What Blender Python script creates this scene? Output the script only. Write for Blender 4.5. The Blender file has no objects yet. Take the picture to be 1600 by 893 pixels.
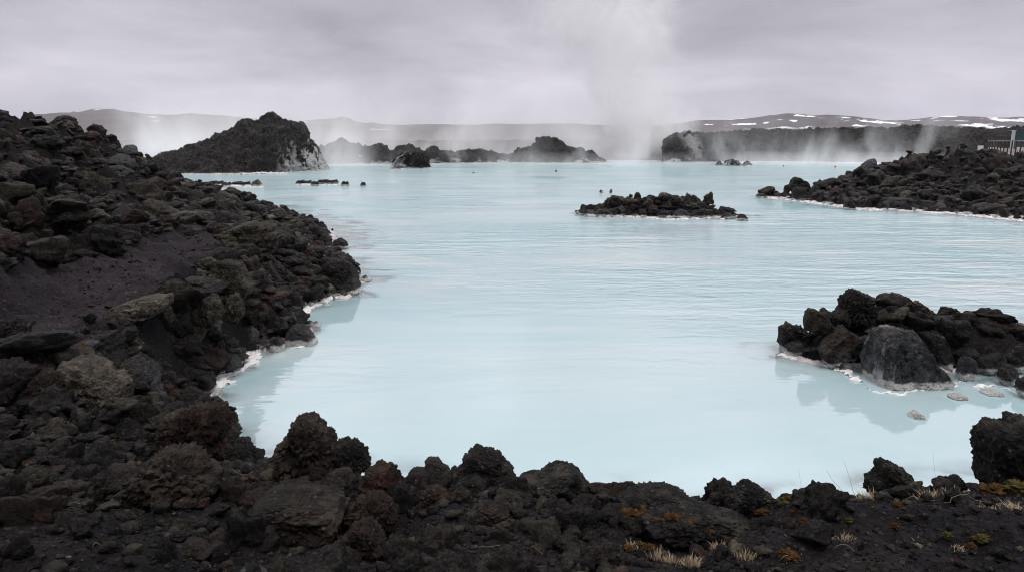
import bpy, math, random
import numpy as np
from mathutils import Vector

# ------------------------------------------------------------------ camera, light, exposure
S = bpy.context.scene
COL = S.collection
R = math.radians
PITCH = R(11.9)
FPX = 1067.0                 # focal length in pixels of the 1600 px wide photograph
EYE = np.array([0.0, 0.0, 3.0])

cam = bpy.data.cameras.new('camera')
cam.sensor_width = 36.0
cam.lens = 36.0 * FPX / 1600.0
cam.clip_start = 0.05
cam.clip_end = 20000
co = bpy.data.objects.new('camera', cam)
COL.objects.link(co)
co.location = EYE
co.rotation_euler = (R(90) - PITCH, 0, 0)
S.camera = co

SUN_EL, SUN_AZ = R(64), R(150)
w = bpy.data.worlds.new('World')
S.world = w
w.use_nodes = True
nt = w.node_tree
nt.nodes.clear()


def N(t, kind, **kw):
    n = t.nodes.new(kind)
    for k, v in kw.items():
        setattr(n, k, v)
    return n


def L(t, a, b):
    t.links.new(a, b)


def mathn(t, op, a, b=None, clamp=False):
    n = N(t, 'ShaderNodeMath', operation=op, use_clamp=clamp)
    for i, v in enumerate((a, b)):
        if v is None:
            continue
        if isinstance(v, (int, float)):
            n.inputs[i].default_value = v
        else:
            L(t, v, n.inputs[i])
    return n.outputs[0]


def ramp(t, fac, stops, interp='LINEAR'):
    n = N(t, 'ShaderNodeValToRGB')
    cr = n.color_ramp
    cr.interpolation = interp
    while len(cr.elements) < len(stops):
        cr.elements.new(0.5)
    for e, (p, c) in zip(cr.elements, stops):
        e.position = p
        e.color = (c, c, c, 1) if isinstance(c, (int, float)) else (*c, 1)
    L(t, fac, n.inputs[0])
    return n.outputs[0]


def mixc(t, fac, a, b, blend='MIX'):
    n = N(t, 'ShaderNodeMix', data_type='RGBA', blend_type=blend)
    for s, v in ((n.inputs[0], fac), (n.inputs[6], a), (n.inputs[7], b)):
        if isinstance(v, (int, float)):
            s.default_value = v
        elif isinstance(v, tuple):
            s.default_value = (*v, 1)
        else:
            L(t, v, s)
    return n.outputs[2]


def noise(t, vec, scale, detail=4, rough=0.55, dist=0.0, out=0):
    n = N(t, 'ShaderNodeTexNoise')
    n.inputs['Scale'].default_value = scale
    n.inputs['Detail'].default_value = detail
    n.inputs['Roughness'].default_value = rough
    n.inputs['Distortion'].default_value = dist
    if vec is not None:
        L(t, vec, n.inputs['Vector'])
    return n.outputs[out]


def mapping(t, vec, scale=(1, 1, 1), loc=(0, 0, 0), rot=(0, 0, 0)):
    m = N(t, 'ShaderNodeMapping')
    m.inputs['Scale'].default_value = scale
    m.inputs['Location'].default_value = loc
    m.inputs['Rotation'].default_value = rot
    L(t, vec, m.inputs['Vector'])
    return m.outputs[0]


# overcast sky: a closed cloud deck over the physical sky, brighter towards the zenith
tc = N(nt, 'ShaderNodeTexCoord')
sep = N(nt, 'ShaderNodeSeparateXYZ')
L(nt, tc.outputs['Generated'], sep.inputs[0])
zc = mathn(nt, 'MAXIMUM', sep.outputs[2], 0.0)
den = mathn(nt, 'ADD', zc, 0.07)
cmb = N(nt, 'ShaderNodeCombineXYZ')
L(nt, mathn(nt, 'DIVIDE', sep.outputs[0], den), cmb.inputs[0])
L(nt, mathn(nt, 'DIVIDE', sep.outputs[1], den), cmb.inputs[1])
deck = cmb.outputs[0]
n1 = noise(nt, mapping(nt, tc.outputs['Generated'], (2.6, 2.6, 8.0), (3.3, 0.2, 0.9)), 1.0, 6, 0.55, 0.5)
n2 = noise(nt, mapping(nt, deck, (0.5, 0.62, 1), (7.7, 4.2, 0)), 1.0, 4, 0.5, 0.4)
el = ramp(nt, zc, [(0.0, (0.47, 0.45, 0.51)), (0.035, (0.545, 0.525, 0.58)), (0.07, (0.60, 0.58, 0.63)),
                   (0.125, (0.51, 0.495, 0.54)), (0.20, (0.43, 0.425, 0.46)), (0.28, (0.82, 0.81, 0.86)), (0.38, (1.02, 1.0, 1.05)), (0.62, (1.45, 1.44, 1.47)), (1.0, (1.75, 1.73, 1.75))])
cl = mathn(nt, 'ADD', mathn(nt, 'MULTIPLY', n1, 0.85), mathn(nt, 'MULTIPLY', n2, 0.16))
clf = ramp(nt, cl, [(0.36, 0.76), (0.51, 0.99), (0.68, 1.26)])
cloud = mixc(nt, 1.0, el, clf, 'MULTIPLY')
# unseen sky behind the viewer, dimmed so that rock fronts stay darker
cloud = mixc(nt, 1.0, cloud, ramp(nt, mathn(nt, 'ADD', mathn(nt, 'MULTIPLY', sep.outputs[1], 0.5), 0.5), [(0.05, 0.42), (0.55, 1.0)]), 'MULTIPLY')
sky = N(nt, 'ShaderNodeTexSky', sky_type='NISHITA')
sky.sun_disc = False
sky.sun_elevation = SUN_EL
sky.sun_rotation = SUN_AZ
cl10 = mixc(nt, 1.0, cloud, (10.95, 10.85, 11.2), 'MULTIPLY')
skc = mixc(nt, 0.97, sky.outputs[0], cl10)
bg = N(nt, 'ShaderNodeBackground')
bg.inputs['Strength'].default_value = 0.1
L(nt, skc, bg.inputs['Color'])
wo = N(nt, 'ShaderNodeOutputWorld')
L(nt, bg.outputs[0], wo.inputs['Surface'])

sun = bpy.data.lights.new('sun', 'SUN')
sun.energy = 1.5
sun.angle = R(16)
sun.color = (1.0, 0.96, 0.92)
so = bpy.data.objects.new('sun', sun)
COL.objects.link(so)
# points from the sky's sun direction
sd = Vector((math.sin(SUN_AZ) * math.cos(SUN_EL), math.cos(SUN_AZ) * math.cos(SUN_EL), math.sin(SUN_EL)))
so.rotation_euler = (-sd).to_track_quat('-Z', 'Y').to_euler()
so.location = (0, 0, 300)

vs = S.view_settings
vs.view_transform = 'Standard'
vs.look = 'None'
vs.exposure = 0.0
vs.gamma = 1.0
vs.use_curve_mapping = False
cy = S.cycles
cy.use_denoising = True
cy.use_adaptive_sampling = True
cy.adaptive_threshold = 0.012
cy.max_bounces = 8
cy.diffuse_bounces = 3
cy.glossy_bounces = 3
cy.transmission_bounces = 3
cy.volume_bounces = 6
cy.transparent_max_bounces = 12
cy.volume_step_rate = 1.0
cy.volume_max_steps = 160
cy.sample_clamp_indirect = 6.0
cy.filter_width = 1.0

# ------------------------------------------------------------------ projection helpers
FW = np.array([0, math.cos(PITCH), -math.sin(PITCH)])
UP = np.array([0, math.sin(PITCH), math.cos(PITCH)])
RT = np.array([1.0, 0, 0])


def ray(px, py):
    return FW + RT * (px - 800.0) / FPX - UP * (py - 446.5) / FPX


def at_z(px, py, z):
    d = ray(px, py)
    return EYE + d * ((z - EYE[2]) / d[2])


def at_y(px, py, y):
    d = ray(px, py)
    return EYE + d * (y / d[1])


def project(p):
    v = np.asarray(p) - EYE
    dep = v @ FW
    return 800 + FPX * (v @ RT) / dep, 446.5 - FPX * (v @ UP) / dep, dep


# ------------------------------------------------------------------ numpy noise
GT = np.array([[1, 1, 0], [-1, 1, 0], [1, -1, 0], [-1, -1, 0], [1, 0, 1], [-1, 0, 1], [1, 0, -1], [-1, 0, -1],
               [0, 1, 1], [0, -1, 1], [0, 1, -1], [0, -1, -1], [1, 1, 0], [-1, 1, 0], [0, -1, 1], [0, -1, -1]], dtype=np.float32)


def _hash(ix, iy, iz, seed):
    h = (ix.astype(np.uint32) * np.uint32(0x8da6b343)) ^ (iy.astype(np.uint32) * np.uint32(0xd8163841)) ^ (iz.astype(np.uint32) * np.uint32(0xcb1ab31f)) ^ np.uint32((seed * 0x9e3779b1) & 0xffffffff)
    h ^= h >> np.uint32(15)
    h *= np.uint32(0x2c1b3c6d)
    h ^= h >> np.uint32(12)
    h *= np.uint32(0x297a2d39)
    h ^= h >> np.uint32(15)
    return h


def perlin(p, seed=0):
    p = np.asarray(p, dtype=np.float32)
    f0 = np.floor(p)
    i = f0.astype(np.int64)
    f = p - f0
    u = f * f * f * (f * (f * 6 - 15) + 10)
    res = 0
    for dx in (0, 1):
        wx = u[:, 0] if dx else 1 - u[:, 0]
        for dy in (0, 1):
            wy = u[:, 1] if dy else 1 - u[:, 1]
            for dz in (0, 1):
                wz = u[:, 2] if dz else 1 - u[:, 2]
                g = GT[_hash(i[:, 0] + dx, i[:, 1] + dy, i[:, 2] + dz, seed) & np.uint32(15)]
                res = res + wx * wy * wz * (g[:, 0] * (f[:, 0] - dx) + g[:, 1] * (f[:, 1] - dy) + g[:, 2] * (f[:, 2] - dz))
    return res


def fbm(p, octv=4, seed=0, gain=0.5, lac=2.03):
    p = np.asarray(p, dtype=np.float32)
    a, s, tot = 1.0, 1.0, 0
    for k in range(octv):
        tot = tot + a * perlin(p * s + 17.3 * k, seed + k)
        a *= gain
        s *= lac
    return tot


def ridged(p, octv=4, seed=0, gain=0.5):
    p = np.asarray(p, dtype=np.float32)
    a, s, tot = 1.0, 1.0, 0
    for k in range(octv):
        tot = tot + a * (0.5 - np.abs(perlin(p * s + 9.1 * k, seed + k)))
        a *= gain
        s *= 2.1
    return tot


def worley(p, seed=0, planar=False):
    p = np.asarray(p, dtype=np.float32)
    i = np.floor(p).astype(np.int64)
    f1 = np.full(len(p), 9.0, np.float32)
    f2 = np.full(len(p), 9.0, np.float32)
    for dx in (-1, 0, 1):
        for dy in (-1, 0, 1):
            for dz in ((0,) if planar else (-1, 0, 1)):
                c = i + np.array([dx, dy, dz])
                h = _hash(c[:, 0], c[:, 1], c[:, 2], seed)
                q = np.stack([(h & np.uint32(1023)) / 1023.0, ((h >> np.uint32(10)) & np.uint32(1023)) / 1023.0, ((h >> np.uint32(20)) & np.uint32(1023)) / 1023.0], 1)
                dv = c + q - p
                if planar:
                    dv = dv[:, :2]
                d = np.sqrt((dv * dv).sum(1)).astype(np.float32)
                f2 = np.minimum(f2, np.maximum(f1, d))
                f1 = np.minimum(f1, d)
    return f1, f2


# ------------------------------------------------------------------ mesh helpers
def new_mesh(name, verts, faces, mat=None, smooth=True, attrs=None):
    me = bpy.data.meshes.new(name)
    verts = np.ascontiguousarray(verts, dtype=np.float32)
    faces = np.ascontiguousarray(faces, dtype=np.int32)
    nv, (nf, k) = len(verts), faces.shape
    me.vertices.add(nv)
    me.vertices.foreach_set('co', verts.ravel())
    me.loops.add(nf * k)
    me.loops.foreach_set('vertex_index', faces.ravel())
    me.polygons.add(nf)
    me.polygons.foreach_set('loop_start', np.arange(0, nf * k, k, dtype=np.int32))
    me.polygons.foreach_set('use_smooth', np.full(nf, smooth, dtype=bool))
    for an, av in (attrs or {}).items():
        av = np.ascontiguousarray(av, dtype=np.float32)
        if av.ndim == 1:
            a = me.attributes.new(an, 'FLOAT', 'POINT')
            a.data.foreach_set('value', av)
        else:
            a = me.attributes.new(an, 'FLOAT_COLOR', 'POINT')
            if av.shape[1] == 3:
                av = np.concatenate([av, np.ones((nv, 1), np.float32)], 1)
            a.data.foreach_set('color', av.ravel())
    me.update(calc_edges=True)
    if mat:
        me.materials.append(mat)
    return me


def obj(name, me, loc=(0, 0, 0), parent=None, **props):
    o = bpy.data.objects.new(name, me)
    COL.objects.link(o)
    o.location = loc
    if parent:
        o.parent = parent
    for k, v in props.items():
        o[k] = v
    return o


def grid_faces(nu, nv):
    a = np.arange(nu * nv).reshape(nu, nv)
    return np.stack([a[:-1, :-1], a[1:, :-1], a[1:, 1:], a[:-1, 1:]], -1).reshape(-1, 4)


_ico = {}


def ico(sub):
    if sub in _ico:
        return _ico[sub]
    import bmesh
    bm = bmesh.new()
    bmesh.ops.create_icosphere(bm, subdivisions=sub, radius=1.0)
    v = np.array([x.co[:] for x in bm.verts], dtype=np.float32)
    f = np.array([[x.index for x in p.verts] for p in bm.faces], dtype=np.int32)
    bm.free()
    v /= np.linalg.norm(v, axis=1)[:, None]
    _ico[sub] = (v, f)
    return _ico[sub]


class Build:
    """collects boxes, tubes and balls into one mesh"""

    def __init__(s):
        s.v, s.f = [], []
        s.n = 0

    def add(s, v, f):
        s.v.append(np.asarray(v, np.float32))
        s.f += [tuple(int(i) + s.n for i in q) for q in f]
        s.n += len(v)

    def box(s, c, size, ax=None):
        h = np.array(size) / 2
        c8 = np.array([[x, y, z] for x in (-1, 1) for y in (-1, 1) for z in (-1, 1)]) * h
        if ax is not None:
            c8 = c8 @ np.array(ax)
        s.add(c8 + np.array(c), [(0, 1, 3, 2), (4, 6, 7, 5), (0, 4, 5, 1), (2, 3, 7, 6), (0, 2, 6, 4), (1, 5, 7, 3)])

    def tube(s, pts, rad, n=6):
        pts = np.array(pts, float)
        rad = np.broadcast_to(np.array(rad, float), (len(pts),))
        tg = np.gradient(pts, axis=0)
        tg /= np.linalg.norm(tg, axis=1)[:, None] + 1e-9
        ref = np.array([0.31, 0.2, 0.93])
        a = np.cross(tg, ref)
        a /= np.linalg.norm(a, axis=1)[:, None] + 1e-9
        b = np.cross(tg, a)
        an = np.linspace(0, 2 * math.pi, n, endpoint=False)
        v = pts[:, None] + rad[:, None, None] * (np.cos(an)[None, :, None] * a[:, None] + np.sin(an)[None, :, None] * b[:, None])
        f = []
        for i in range(len(pts) - 1):
            for j in range(n):
                f.append((i * n + j, i * n + (j + 1) % n, (i + 1) * n + (j + 1) % n, (i + 1) * n + j))
        f.append(tuple(range(n))[::-1])
        f.append(tuple((len(pts) - 1) * n + j for j in range(n)))
        s.add(v.reshape(-1, 3), f)

    def mesh(s, name, mat, smooth=False):
        me = bpy.data.meshes.new(name)
        me.from_pydata(np.concatenate(s.v).tolist(), [], s.f)
        me.polygons.foreach_set('use_smooth', np.full(len(me.polygons), smooth, dtype=bool))
        me.materials.append(mat)
        me.update()
        return me


# ------------------------------------------------------------------ materials
def mat_new(name):
    m = bpy.data.materials.new(name)
    m.use_nodes = True
    t = m.node_tree
    t.nodes.clear()
    out = N(t, 'ShaderNodeOutputMaterial')
    return m, t, out


def principled(t, out, color, rough=0.8, spec=0.3, normal=None):
    p = N(t, 'ShaderNodeBsdfPrincipled')
    for s, v in (('Base Color', color), ('Roughness', rough), ('Specular IOR Level', spec)):
        if isinstance(v, (int, float)):
            p.inputs[s].default_value = v
        elif isinstance(v, tuple):
            p.inputs[s].default_value = (*v, 1)
        else:
            L(t, v, p.inputs[s])
    if normal is not None:
        L(t, normal, p.inputs['Normal'])
    L(t, p.outputs[0], out.inputs['Surface'])
    return p


def plain(name, color, rough=0.7, spec=0.3, var=0.25, scale=6.0):
    m, t, out = mat_new(name)
    g = N(t, 'ShaderNodeTexCoord')
    n = noise(t, g.outputs['Object'], scale, 5)
    c = mixc(t, n, tuple(x * (1 - var) for x in color), tuple(min(1, x * (1 + var)) for x in color))
    principled(t, out, c, rough, spec)
    return m


def lava(name, tint='object', fine=1.0, lichen=1.0, waterline=True, detail=1.0, bump=1.0):
    """porous basalt: own tint, oxidised patches, lichen with painted top light, mineral crust at the waterline"""
    m, t, out = mat_new(name)
    g = N(t, 'ShaderNodeTexCoord')
    geo = N(t, 'ShaderNodeNewGeometry')
    if tint == 'object':
        oi = N(t, 'ShaderNodeObjectInfo')
        tc_ = oi.outputs['Color']
        av = N(t, 'ShaderNodeVectorMath', operation='MULTIPLY_ADD')
        L(t, oi.outputs['Location'], av.inputs[0])
        av.inputs[1].default_value = (1.0, 1.0, 1.0)
        L(t, g.outputs['Object'], av.inputs[2])
        P = av.outputs[0]
    else:
        at = N(t, 'ShaderNodeAttribute', attribute_name='tint')
        tc_ = at.outputs['Color']
        P = g.outputs['Object']
    if fine != 1.0:
        P = mapping(t, P, (fine, fine, fine))
    big = noise(t, P, 3.0, 6, 0.65, 0.3)
    mid = noise(t, P, 14.0, 6, 0.65)
    c = mixc(t, 1.0, tc_, ramp(t, big, [(0.30, 0.40), (0.5, 0.9), (0.72, 2.0)]), 'MULTIPLY')
    c = mixc(t, 1.0, c, ramp(t, mid, [(0.34, 0.25), (0.5, 0.85), (0.62, 1.8), (0.75, 3.4)]), 'MULTIPLY')
    # oxidised red-brown patches
    ox = ramp(t, noise(t, mapping(t, P, (1, 1, 1), (5.2, 1.1, 8.8)), 2.2, 5, 0.7, 0.4), [(0.54, 0.0), (0.70, 0.75)])
    c = mixc(t, ox, c, mixc(t, 0.6, c, (0.030, 0.014, 0.011)))
    # grey-olive lichen, strengthened on upward faces to paint lit tops into the colour
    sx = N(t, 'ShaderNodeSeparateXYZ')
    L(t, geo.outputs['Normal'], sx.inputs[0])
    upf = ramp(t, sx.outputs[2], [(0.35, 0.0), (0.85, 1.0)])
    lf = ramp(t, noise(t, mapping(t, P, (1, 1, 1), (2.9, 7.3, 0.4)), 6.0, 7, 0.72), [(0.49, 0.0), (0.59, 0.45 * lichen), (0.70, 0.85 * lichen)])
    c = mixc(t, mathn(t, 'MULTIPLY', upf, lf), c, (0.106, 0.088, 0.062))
    # small pale lichen spots
    vo = N(t, 'ShaderNodeTexVoronoi', feature='F1')
    vo.inputs['Scale'].default_value = 13.0
    L(t, P, vo.inputs['Vector'])
    wv = mathn(t, 'ADD', vo.outputs['Distance'], mathn(t, 'MULTIPLY', mid, 0.35))
    sp = ramp(t, wv, [(0.215, 1.0), (0.25, 0.0)])
    spm = ramp(t, noise(t, mapping(t, P, (1, 1, 1), (1.4, 3.3, 9.4)), 1.6, 3), [(0.56, 0.0), (0.64, 0.85 * lichen)])
    c = mixc(t, mathn(t, 'MULTIPLY', sp, spm), c, (0.36, 0.35, 0.32))
    # mineral grains
    gv_ = N(t, 'ShaderNodeTexVoronoi', feature='F1')
    gv_.inputs['Scale'].default_value = 42.0
    L(t, P, gv_.inputs['Vector'])
    gs = N(t, 'ShaderNodeSeparateColor')
    L(t, gv_.outputs['Color'], gs.inputs[0])
    gr_ = mathn(t, 'MULTIPLY', ramp(t, gs.outputs[0], [(0.90, 0.0), (0.94, 1.0)]), ramp(t, gv_.outputs['Distance'], [(0.18, 1.0), (0.40, 0.0)]))
    c = mixc(t, mathn(t, 'MULTIPLY', gr_, 0.7), c, (0.17, 0.155, 0.14))
    if waterline:
        sp2 = N(t, 'ShaderNodeSeparateXYZ')
        L(t, geo.outputs['Position'], sp2.inputs[0])
        wob = noise(t, geo.outputs['Position'], 4.0, 5, 0.7)
        zz = mathn(t, 'SUBTRACT', sp2.outputs[2], mathn(t, 'MULTIPLY', wob, 0.16))
        wash = ramp(t, mathn(t, 'ADD', mathn(t, 'MULTIPLY', zz, 1.4), 0.4), [(0.40, 0.6), (0.80, 0.0)])
        c = mixc(t, mathn(t, 'MULTIPLY', wash, ramp(t, big, [(0.35, 0.0), (0.65, 0.8)])), c, (0.15, 0.155, 0.165))
        cr_ = ramp(t, mathn(t, 'ADD', mathn(t, 'MULTIPLY', zz, 5.0), 0.5), [(0.46, 1.0), (0.62, 0.0)])
        c = mixc(t, cr_, c, (0.70, 0.69, 0.67))
    si = N(t, 'ShaderNodeAttribute', attribute_name='silica')
    c = mixc(t, si.outputs['Fac'], c, (0.70, 0.70, 0.70))
    fineb = noise(t, P, 38.0, 6, 0.75)
    pit = N(t, 'ShaderNodeTexVoronoi', feature='F1')
    pit.inputs['Scale'].default_value = 26.0
    L(t, P, pit.inputs['Vector'])
    hgt = mathn(t, 'ADD', mathn(t, 'MULTIPLY', fineb, 1.0), mathn(t, 'MULTIPLY', ramp(t, pit.outputs['Distance'], [(0.1, 0.0), (0.5, 1.0)]), 0.5))
    hgt = mathn(t, 'ADD', hgt, mathn(t, 'MULTIPLY', mid, 1.2))
    hgt = mathn(t, 'ADD', hgt, mathn(t, 'MULTIPLY', noise(t, P, 95.0, 4, 0.7), 0.5))
    b = N(t, 'ShaderNodeBump')
    b.inputs['Strength'].default_value = 1.0 * bump
    b.inputs['Distance'].default_value = 0.075 / fine
    L(t, hgt, b.inputs['Height'])
    principled(t, out, c, ramp(t, mid, [(0.3, 0.45), (0.7, 0.8)]), 0.16, b.outputs[0])
    return m


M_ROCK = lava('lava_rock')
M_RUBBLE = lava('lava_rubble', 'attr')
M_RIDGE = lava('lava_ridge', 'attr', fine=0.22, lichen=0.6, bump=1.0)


def ground_mat():
    m, t, out = mat_new('black_cinder')
    g = N(t, 'ShaderNodeTexCoord')
    geo = N(t, 'ShaderNodeNewGeometry')
    P = g.outputs['Object']
    n1 = noise(t, P, 1.3, 6, 0.6)
    vo = N(t, 'ShaderNodeTexVoronoi', feature='F1')
    vo.inputs['Scale'].default_value = 55.0
    L(t, P, vo.inputs['Vector'])
    vo2 = N(t, 'ShaderNodeTexVoronoi', feature='F1')
    vo2.inputs['Scale'].default_value = 150.0
    L(t, P, vo2.inputs['Vector'])
    c = ramp(t, n1, [(0.3, (0.0050, 0.0045, 0.0050)), (0.5, (0.0078, 0.0069, 0.0076)), (0.7, (0.0118, 0.0100, 0.0104))])
    sc = N(t, 'ShaderNodeSeparateColor')
    L(t, vo.outputs['Color'], sc.inputs[0])
    c = mixc(t, 1.0, c, ramp(t, sc.outputs[0], [(0.0, 0.5), (0.6, 1.0), (0.93, 1.5), (1.0, 3.2)]), 'MULTIPLY')
    # trodden cinder of the path is a little paler and browner
    at = N(t, 'ShaderNodeAttribute', attribute_name='trodden')
    c = mixc(t, at.outputs['Fac'], c, mixc(t, 1.0, c, (1.9, 1.7, 1.85), 'MULTIPLY'))
    sp = N(t, 'ShaderNodeSeparateXYZ')
    L(t, geo.outputs['Position'], sp.inputs[0])
    zz = mathn(t, 'SUBTRACT', sp.outputs[2], mathn(t, 'MULTIPLY', noise(t, P, 3.5, 5, 0.7), 0.14))
    cr_ = ramp(t, mathn(t, 'ADD', mathn(t, 'MULTIPLY', zz, 5.0), 0.5), [(0.36, 1.0), (0.46, 0.0)])
    bed = ramp(t, noise(t, P, 2.4, 5, 0.6), [(0.3, (0.40, 0.36, 0.36)), (0.5, (0.55, 0.49, 0.485)), (0.7, (0.70, 0.66, 0.65))])
    c = mixc(t, cr_, c, bed)
    b = N(t, 'ShaderNodeBump')
    b.inputs['Strength'].default_value = 0.8
    b.inputs['Distance'].default_value = 0.012
    h = mathn(t, 'ADD', vo.outputs['Distance'], mathn(t, 'MULTIPLY', vo2.outputs['Distance'], 0.4))
    h = mathn(t, 'ADD', h, mathn(t, 'MULTIPLY', noise(t, P, 9.0, 6, 0.7), 1.5))
    L(t, h, b.inputs['Height'])
    principled(t, out, c, 0.9, 0.1, b.outputs[0])
    return m


M_GROUND = ground_mat()


def hill_mat():
    m, t, out = mat_new('moorland_hill')
    g = N(t, 'ShaderNodeTexCoord')
    P = g.outputs['Object']
    n1 = noise(t, mapping(t, P, (0.004, 0.004, 0.02)), 1.0, 7, 0.62, 0.6)
    c = ramp(t, n1, [(0.3, (0.036, 0.027, 0.026)), (0.5, (0.056, 0.041, 0.039)), (0.7, (0.080, 0.062, 0.052))])
    n2 = noise(t, mapping(t, P, (0.022, 0.022, 0.06)), 1.0, 6, 0.65, 0.8)
    c = mixc(t, 1.0, c, ramp(t, n2, [(0.32, 0.55), (0.5, 1.0), (0.68, 1.6)]), 'MULTIPLY')
    at = N(t, 'ShaderNodeAttribute', attribute_name='snow')
    c = mixc(t, at.outputs['Fac'], c, (0.86, 0.88, 0.92))
    principled(t, out, c, 0.95, 0.1)
    return m


M_HILL = hill_mat()


def water_mat():
    m, t, out = mat_new('milky_water')
    g = N(t, 'ShaderNodeTexCoord')
    P = g.outputs['Object']
    turb = N(t, 'ShaderNodeAttribute', attribute_name='turb')
    wind = N(t, 'ShaderNodeAttribute', attribute_name='wind')
    big = noise(t, mapping(t, P, (0.11, 0.24, 1)), 1.0, 6, 0.6, 1.4)
    col = ramp(t, big, [(0.32, (0.285, 0.420, 0.445)), (0.5, (0.345, 0.452, 0.472)), (0.68, (0.420, 0.482, 0.492))])
    # ripples, drawn out across the view, stronger where the wind reaches
    r1 = noise(t, mapping(t, P, (0.42, 1.7, 1), (0, 0, 0), (0, 0, R(-7))), 1.0, 3, 0.5, 0.7)
    r2 = noise(t, mapping(t, P, (1.6, 3.6, 1), (4, 2, 0), (0, 0, R(12))), 1.0, 3, 0.5, 0.8)
    r3 = noise(t, mapping(t, P, (0.25, 0.9, 1), (9, 2, 0), (0, 0, R(4))), 1.0, 2, 0.5)
    h = mathn(t, 'ADD', mathn(t, 'MULTIPLY', r1, 0.6), mathn(t, 'MULTIPLY', r2, 0.35))
    h = mathn(t, 'ADD', h, mathn(t, 'MULTIPLY', r3, 0.7))
    b = N(t, 'ShaderNodeBump')
    b.inputs['Distance'].default_value = 0.14
    L(t, wind.outputs['Fac'], b.inputs['Strength'])
    L(t, h, b.inputs['Height'])
    dif = N(t, 'ShaderNodeBsdfDiffuse')
    L(t, col, dif.inputs['Color'])
    clear = N(t, 'ShaderNodeBsdfTransparent')
    clear.inputs['Color'].default_value = (0.93, 0.97, 0.97, 1)
    body = N(t, 'ShaderNodeMixShader')
    L(t, turb.outputs['Fac'], body.inputs[0])
    L(t, clear.outputs[0], body.inputs[1])
    L(t, dif.outputs[0], body.inputs[2])
    gl = N(t, 'ShaderNodeBsdfGlossy')
    gl.inputs['Roughness'].default_value = 0.05
    L(t, b.outputs[0], gl.inputs['Normal'])
    fr = N(t, 'ShaderNodeFresnel')
    fr.inputs['IOR'].default_value = 2.15
    L(t, b.outputs[0], fr.inputs['Normal'])
    mx = N(t, 'ShaderNodeMixShader')
    L(t, mathn(t, 'MINIMUM', fr.outputs[0], 0.42), mx.inputs[0])
    L(t, body.outputs[0], mx.inputs[1])
    L(t, gl.outputs[0], mx.inputs[2])
    L(t, mx.outputs[0], out.inputs['Surface'])
    return m


M_WATER = water_mat()
M_CRUST = plain('silica_crust', (0.57, 0.56, 0.545), 0.75, 0.3, 0.45, 16.0)

# ------------------------------------------------------------------ terrain heights
CP = []          # control points x, y, z of the near land


def cz(px, py, z):
    CP.append(at_z(px, py, z))


def cy_(px, py, y):
    CP.append(at_y(px, py, y))


# foreground bank
for p in [(-7, 0, 2.0), (-3, 0, 1.5), (0, 0, 1.35), (3, 0, 1.35), (7, 0, 1.5), (0, -5, 1.4), (-8, -5, 2.2), (8, -5, 1.5), (0, -14, 1.5), (-14, -14, 3), (14, -14, 2)]:
    CP.append(np.array(p, float))
for p in [(0, 893, 1.45), (200, 893, 1.35), (400, 890, 1.28), (600, 890, 1.25), (800, 890, 1.25), (1000, 890, 1.27), (1200, 890, 1.32), (1400, 890, 1.36), (1600, 890, 1.42),
          (0, 760, 1.35), (150, 750, 1.22), (300, 780, 1.18), (450, 790, 1.12), (600, 805, 1.1), (750, 805, 1.1), (900, 805, 1.1), (1050, 803, 1.14), (1200, 795, 1.2), (1320, 778, 1.26), (1420, 772, 1.27), (1520, 768, 1.32), (1640, 758, 1.42),
          (0, 690, 1.1), (130, 680, 0.95), (240, 690, 0.85), (330, 700, 0.65)]:
    cz(*p)
for p in range(380, 1260, 60):
    cz(p, 768 if p < 720 else 781, 1.12 if p < 720 else 1.14)
# waterline of the foreground bank (hidden behind its crest) and lagoon bed before it
for x, y in [(-2.45, 5.9), (-1.6, 5.15), (-0.8, 4.95), (0, 4.75), (0.9, 4.6), (1.8, 4.55), (2.7, 4.6), (3.6, 4.9), (4.6, 5.0), (6, 5.0), (9, 5)]:
    CP.append(np.array([x, y, 0.0]))
    CP.append(np.array([x, y + 0.8, -0.28]))
    CP.append(np.array([x, y + 2.2, -1.2]))
# left shore
shore = [(325, 618), (345, 592), (385, 562), (410, 545), (445, 540), (482, 520), (478, 482), (520, 466), (568, 458), (575, 440), (515, 408), (485, 402), (505, 392), (546, 388), (520, 366), (490, 350), (450, 333), (420, 322)]
for p in shore:
    cz(*p, 0.0)
for p in [(500, 405), (522, 405), (540, 399), (560, 402), (575, 424), (588, 436), (590, 450)]:
    cz(*p, -0.22)
for p in [(370, 628), (430, 585), (500, 545), (540, 500), (600, 465), (560, 410), (590, 390), (560, 360), (520, 340), (470, 318)]:
    cz(*p, -0.32)
for p in [(480, 660), (520, 590), (600, 530), (680, 460), (660, 390), (640, 350), (600, 320), (520, 300)]:
    cz(*p, -1.2)
# edge of the path and the path
for p in [(110, 548, 1.08), (180, 515, 1.08), (255, 478, 1.1), (320, 432, 1.1), (385, 395, 1.1), (430, 375, 1.05), (470, 362, 0.7)]:
    cz(*p)
for p in [(0, 500, 1.12), (70, 480, 1.1), (150, 450, 1.1), (220, 420, 1.12), (300, 395, 1.12), (340, 378, 1.12), (100, 415, 1.2), (210, 390, 1.18), (280, 367, 1.15)]:
    cz(*p)
for p in [(250, 560, 0.62), (310, 540, 0.55), (340, 490, 0.6), (400, 460, 0.6), (440, 420, 0.65), (450, 470, 0.42), (350, 550, 0.32), (225, 600, 0.55), (410, 500, 0.35), (480, 385, 0.4), (300, 590, 0.25)]:
    cz(*p)
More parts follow.
